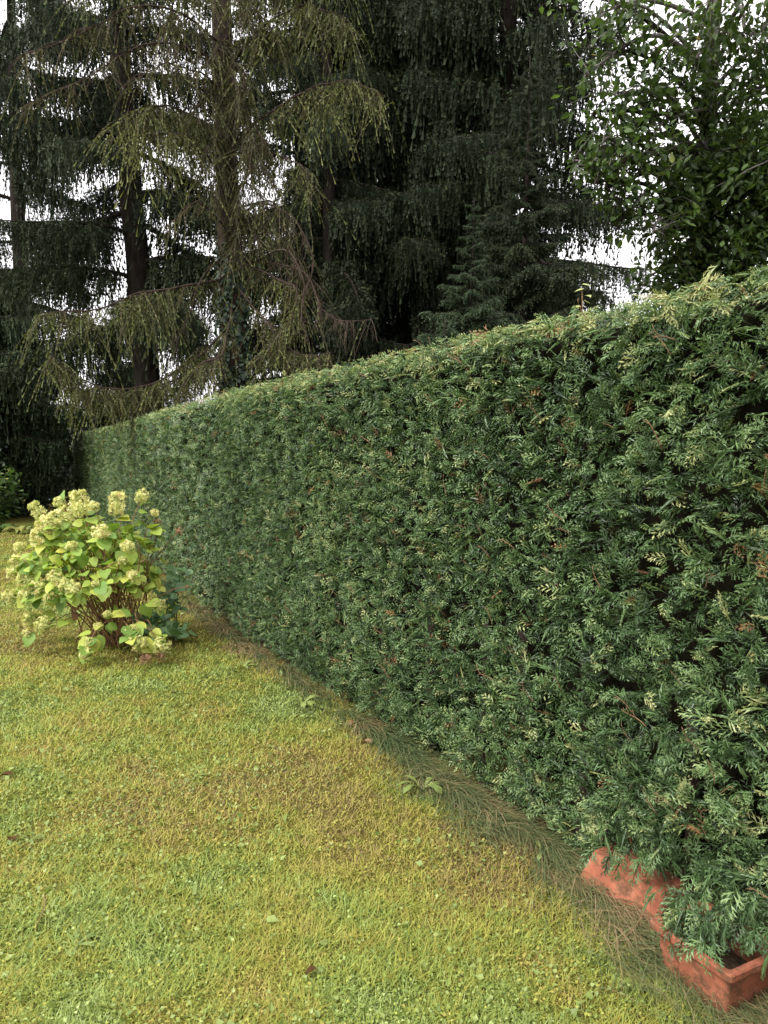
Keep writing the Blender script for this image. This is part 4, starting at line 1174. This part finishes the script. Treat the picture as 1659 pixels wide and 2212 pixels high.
n = 520
d = norm(rngy.normal(0, 1, (n, 3))); d[:, 2] = np.abs(d[:, 2]) * 1.0 - .12
P = np.array([-.24, 0, .52]) + d * np.array([.62, .5, .62]) * rngy.uniform(.62, 1.0, (n, 1))
P = P[(P[:, 2] > .45) | ((P[:, 0] < -.45) & (P[:, 2] > .2))]; n = len(P)
X, Y, Z = frame_from(norm((P - [-.2, 0, .4]) * [1, 1, .3] + rngy.normal(0, .3, (n, 3)) + [0, 0, -.2]), norm((P - [-.2, 0, .5]) * .8 + [0, -.2, .7] + rngy.normal(0, .3, (n, 3))), rngy)
Vh, Fh = heart(93, .2)
V, F = scatter(Vh, Fh, P, X, Y, Z, rngy.uniform(.05, .10, n))
link("foliage", mk_mesh("hydrangea_foliage", V, F, M['hyd_leaf'], np.repeat(np.clip(rngy.normal(.6, .22, n), 0, 1), len(Vh)), True), hyd, kind="stuff")

# low blue-green shrub leaning against the hydrangea
SB = gp(366, 1360)
blu = thing("leafy_shrub", "small shrub with rounded blue-green leaves between hydrangea and hedge", "shrub", SB)
tips = [(1180, 1170, .1), (1230, 1180, .05), (1160, 1240, .15), (1215, 1260, .1), (1190, 1310, .15), (1130, 1340, .2), (1050, 1230, .2), (1000, 1230, .25), (1225, 1430, .1), (1160, 1580, .3), (1060, 1500, .45), (990, 1480, .5), (960, 1540, .5), (1060, 1620, .55), (1170, 1640, .45), (1240, 1690, .35), (900, 1530, .55), (980, 1580, .55)]
for (cx, cy, dy) in tips:
    e = W(*C3(cx + 15, cy), SB[1] - dy - .12) - SB
    e[2] = max(.08, e[2])
    s0 = np.array([rngy.normal(-.02, .07), rngy.normal(0, .06), -.02])
    pts = bez(np.array([s0, s0 + (e - s0) * .5 + [0, 0, .06], e]), 10)
    link("stem", MB().add(*tube(pts, np.linspace(.005, .0025, 10), 5)).mesh("stem", M['bark_spruce'], True), blu)
    for q in range(7):
        p = pts[-1 - int(rngy.integers(0, 4))] + rngy.normal(0, .028, 3)
        ax = norm(rngy.normal(0, 1, 3) * [1, 1, .5] + np.array([0, -.3, -.1]))
        X, Y, Z = frame_from(ax[None], norm(np.array([0, -.45, .8]) + rngy.normal(0, .3, 3))[None], rngy)
        o = link("leaf", hb_[int(rngy.integers(0, 3))], blu, p, (0, 0, 0), rngy.uniform(.06, .105))
        o.rotation_euler = Matrix(np.column_stack([X[0], Y[0], Z[0]]).tolist()).to_euler()

# ------------------------------------------------------------------ terracotta planters
def trough(L, Wd, H, wall, taper, rim, rimh):
    """Open rectangular tapered trough, opening upwards, foot at z = 0."""
    def ring(l, w, z, r=.012):
        pts = []
        for sx, sy in ((1, 1), (-1, 1), (-1, -1), (1, -1)):
            for a0 in np.linspace(0, math.pi / 2, 4):
                ang = {(1, 1): 0, (-1, 1): 90, (-1, -1): 180, (1, -1): 270}[(sx, sy)]
                aa = R(ang) + a0
                pts.append([sx * (l / 2 - r) + r * math.cos(aa), sy * (w / 2 - r) + r * math.sin(aa), z])
        return np.array(pts)
    rings = [ring(L - taper, Wd - taper, 0), ring(L - taper + .006, Wd - taper + .006, .008), ring(L - .012, Wd - .012, H - rimh - .004), ring(L + 2 * rim - .004, Wd + 2 * rim - .004, H - rimh), ring(L + 2 * rim, Wd + 2 * rim, H - rimh + .005),
             ring(L + 2 * rim, Wd + 2 * rim, H - .005), ring(L + 2 * rim - .008, Wd + 2 * rim - .008, H), ring(L - 2 * wall + .008, Wd - 2 * wall + .008, H), ring(L - 2 * wall, Wd - 2 * wall, H - .006), ring(L - taper - 2 * wall, Wd - taper - 2 * wall, wall)]
    n = len(rings[0])
    V = np.concatenate(rings)
    F = []
    for k in range(len(rings) - 1):
        for q in range(n):
            F.append([k * n + q, k * n + (q + 1) % n, (k + 1) * n + (q + 1) % n, (k + 1) * n + q])
    F = [[f[0], f[1], f[2]] for f in F] + [[f[0], f[2], f[3]] for f in F]
    F += [[0, q + 1, q] for q in range(1, n - 1)]
    b = (len(rings) - 1) * n
    F += [[b, b + q, b + q + 1] for q in range(1, n - 1)]
    return V, np.array(F), n
def planter(name, label, loc, rot, dims, group, parts):
    root = thing(name, label, "planter", loc, rot, group)
    V, F, n = trough(*dims)
    rim_f = (F // n).max(1)
    body = (rim_f <= 3) | (rim_f >= 8)
    link("body", mk_mesh("body", V, F[body], M['terracotta'], None, False), root)
    link("rim", mk_mesh("rim", V, F[~body], M['terracotta'], None, False), root)
    return root
PG = "terracotta planters under the hedge"
tdir = norm(PATH[np.argmin(abs(PATH[:, 1] - 2.2))] - PATH[np.argmin(abs(PATH[:, 1] - 3.0))])
ang = math.atan2(tdir[1], tdir[0])
H1 = .135
p1 = planter("planter_trough", "terracotta trough lying upside down, half buried in grass under the hedge", (.90, 2.637, H1 + .005), (math.pi, 0.04, math.atan2(-.84, .54)), (.38, .21, H1, .012, .08, .008, .022), PG, 0)
p2 = planter("planter_trough", "open terracotta trough standing upright with its rim corner clear of the hedge", (.994, 2.21, 0), (0, 0, math.atan2(-.89, .46)), (.28, .23, .165, .014, .06, .009, .026), PG, 0)
soil = link("soil", MB().add(*box(-.085, .085, -.07, .07, .02, .09)).mesh("soil", M['soil']), p2)

# ------------------------------------------------------------------ white house far behind
hx = W(205, 978, 46)[0]
house = thing("white_house", "white rendered house glimpsed between hedge end and larch", "house", (hx + 4.0, 48, 0))
link("wall", MB().add(*box(-4.4, 4.4, -2, 5, 0, 3.5)).mesh("wall", M['white_wall']), house)
V = np.array([[-4.8, -2.4, 3.5], [4.8, -2.4, 3.5], [4.8, 1.5, 3.9], [-4.8, 1.5, 3.9], [4.8, 5.4, 3.5], [-4.8, 5.4, 3.5],
              [-4.8, -2.4, 3.36], [4.8, -2.4, 3.36], [4.8, 5.4, 3.36], [-4.8, 5.4, 3.36]])
F = [[0, 1, 2, 3], [3, 2, 4, 5], [0, 6, 7, 1], [4, 8, 9, 5], [6, 9, 8, 7], [1, 7, 8, 8], [0, 5, 9, 6]]
link("roof", MB().add(V, F).mesh("roof", M['white_wall']), house)
for x_ in (-2.6, 2.4):
    w = link("window", MB().add(*box(x_ - .6, x_ + .6, -2.05, -1.98, 1.0, 2.3)).mesh("window", M['white_wall']), house)
    link("pane", MB().add(*box(x_ - .5, x_ + .5, -2.07, -2.052, 1.1, 2.2)).mesh("pane", M['glass']), w)

# ------------------------------------------------------------------ weeds and fallen bits on the lawn
def weed(label, px, py, nl_, l, name="dandelion_plant", tint_=.6, up=.5, group="weeds in the lawn"):
    b = gp(px, py)
    root = thing(name, label, "weed", b, (0, 0, 0), group)
    for q in range(nl_):
        a_ = q * 6.28 / nl_ + rngy.normal(0, .3); ll = l * rngy.uniform(.7, 1.15)
        tt = np.linspace(0, 1, 7)
        mid = np.column_stack([np.cos(a_) * ll * tt, np.sin(a_) * ll * tt, .004 + ll * up * (1.5 * tt - 1.2 * tt ** 2)])
        wv = np.array([.12, .45, .35, .8, .6, .9, .08]) * ll * .16
        sdv = np.array([-math.sin(a_), math.cos(a_), .15])
        V = np.stack([mid - sdv * wv[:, None], mid + sdv * wv[:, None]], 1).reshape(-1, 3)
        F = np.array([[2 * c, 2 * c + 1, 2 * c + 3, 2 * c + 2] for c in range(6)])
        link("leaf", mk_mesh("leaf", V, F, M['clover'], np.full(14, np.clip(tint_ - .3 + rngy.normal(0, .12), 0, 1))), root)
S9 = 1659 / 1920
weed("pale green weed with toothed leaves halfway along the hedge foot", 1056 * S9, 1978 * S9, 6, .13, up=.9, tint_=.55)
weed("jagged weed in the long grass near the hydrangea end of the hedge", 755 * S9, 1765 * S9, 7, .14, up=.8, tint_=.6)
weed("small bright weed rosette in the middle of the lawn", 490 * S9, 1942 * S9, 6, .06, tint_=.5)
weed("dark green weed clump on the lawn beside a dark fallen leaf", 75 * S9, 2100 * S9, 7, .06, tint_=.35)
weed("feathery weed rosette on the open lawn below the yellow moss", 190 * S9, 2370 * S9, 8, .07, tint_=.45)
weed("single round-leaved weed beside the upturned trough", 1356 * S9, 2150 * S9, 3, .07, up=1.1, tint_=.4)
weed("leafy weed under the hydrangea's lower flowers", 300, 1405, 9, .16, up=.8, tint_=.2)
weed("broad weed leaf patch near the dry strip by the hydrangea", 610 * S9, 1672 * S9, 6, .12, up=.5, tint_=.5)

def fallen(label, px, py, size, col, name="fallen_leaf", yaw=0, lift=.022):
    p = gp(px, py); p[2] += lift
    V, F = heart(int(px * 7 + py), .5)
    V = V * [.9, 1, 1]
    o = link(name, mk_mesh(name, V, F, M[col], np.full(len(V), .55), True), None, p, (.1, .1, yaw), size)
    tag(o, label, "leaf", "fallen leaves")
fallen("dark brown fallen leaf lying alone on the lawn", 26 * S9, 1953 * S9, .055, 'dead_leaf', yaw=1.5)
fallen("dark fallen leaf next to the dark green weed clump", 30 * S9, 2112 * S9, .045, 'dead_leaf', yaw=.4)
fallen("smooth green fallen leaf on the open lawn", 668 * S9, 2315 * S9, .042, 'clover', yaw=-1.4)
fallen("rusty fallen leaf in the dry grass at the hedge foot", 926 * S9, 1868 * S9, .06, 'hyd_faded', yaw=.8)
fallen("pinkish fallen leaf on the bare strip at the hedge foot", 890 * S9, 1815 * S9, .06, 'thuja_rust', yaw=2.4)
fallen("brown fallen leaf on the mossy lawn near the clover", 790 * S9, 2440 * S9, .035, 'dead_leaf', yaw=2)
fallen("pale fallen leaf on the lawn in front of the hydrangea", 55, 1362, .07, 'thuja_rust', yaw=1.2)

def stick(label, pix, r):
    pts = []
    for px, py, l in pix:
        p = gp(px, py); p[2] += l; pts.append(p)
    c = pts[0].copy()
    o = link("dry_twig", MB().add(*tube(bez(np.array(pts) - c, 12), np.linspace(r, r * .5, 12), 5)).mesh("dry_twig", M['twig'], True), None, c)
    tag(o, label, "twig")
stick("curved straw-coloured dry stalk lying on the lawn", [(110 * S9, 2250 * S9, .02), (112 * S9, 2290 * S9, .03), (88 * S9, 2340 * S9, .02)], .0022)
stick("thin pale stalk leaning across the upturned trough", [(1540 * S9, 2385 * S9, .03), (1590 * S9, 2360 * S9, .07), (1630 * S9, 2310 * S9, .12)], .002)
stick("thin brown twig standing between the two troughs", [(1765 * S9, 2520 * S9, .0), (1768 * S9, 2470 * S9, .05), (1755 * S9, 2390 * S9, .11)], .0025)

# pale shoot growing through the top of the hedge
tp = W(1257, 622, 3.75)
shoot = thing("sapling", "pale green leafy shoot poking up above the hedge top", "sapling", (tp[0] + .05, 3.78, 0))
so = np.array([tp[0] + .05, 3.78, 0])
top = tp - so
pts = bez(np.array([[0, 0, 0], [.01, 0, 1.0], [-.02, 0, 1.9], top]), 16)
link("stem", MB().add(*tube(pts, np.linspace(.006, .002, 16), 5)).mesh("stem", M['stem'], True), shoot)
pm_ = mk_mesh("leaf", LV, LF, M['pale_leaf'], np.full(len(LV), .6), True)
for k in range(11):
    p = top + np.array([rngy.normal(0, .012), rngy.normal(0, .012), -.026 * k + .02])
    a_ = k * 2.4
    ax = norm(np.array([math.cos(a_), .5 * math.sin(a_), -.15]))
    X, Y, Z = frame_from(ax[None], np.array([[0, -.5, .9]]), rngy)
    o = link("leaf", pm_, shoot, p, (0, 0, 0), rngy.uniform(.04, .06))
    o.rotation_euler = Matrix(np.column_stack([X[0], Y[0], Z[0]]).tolist()).to_euler()
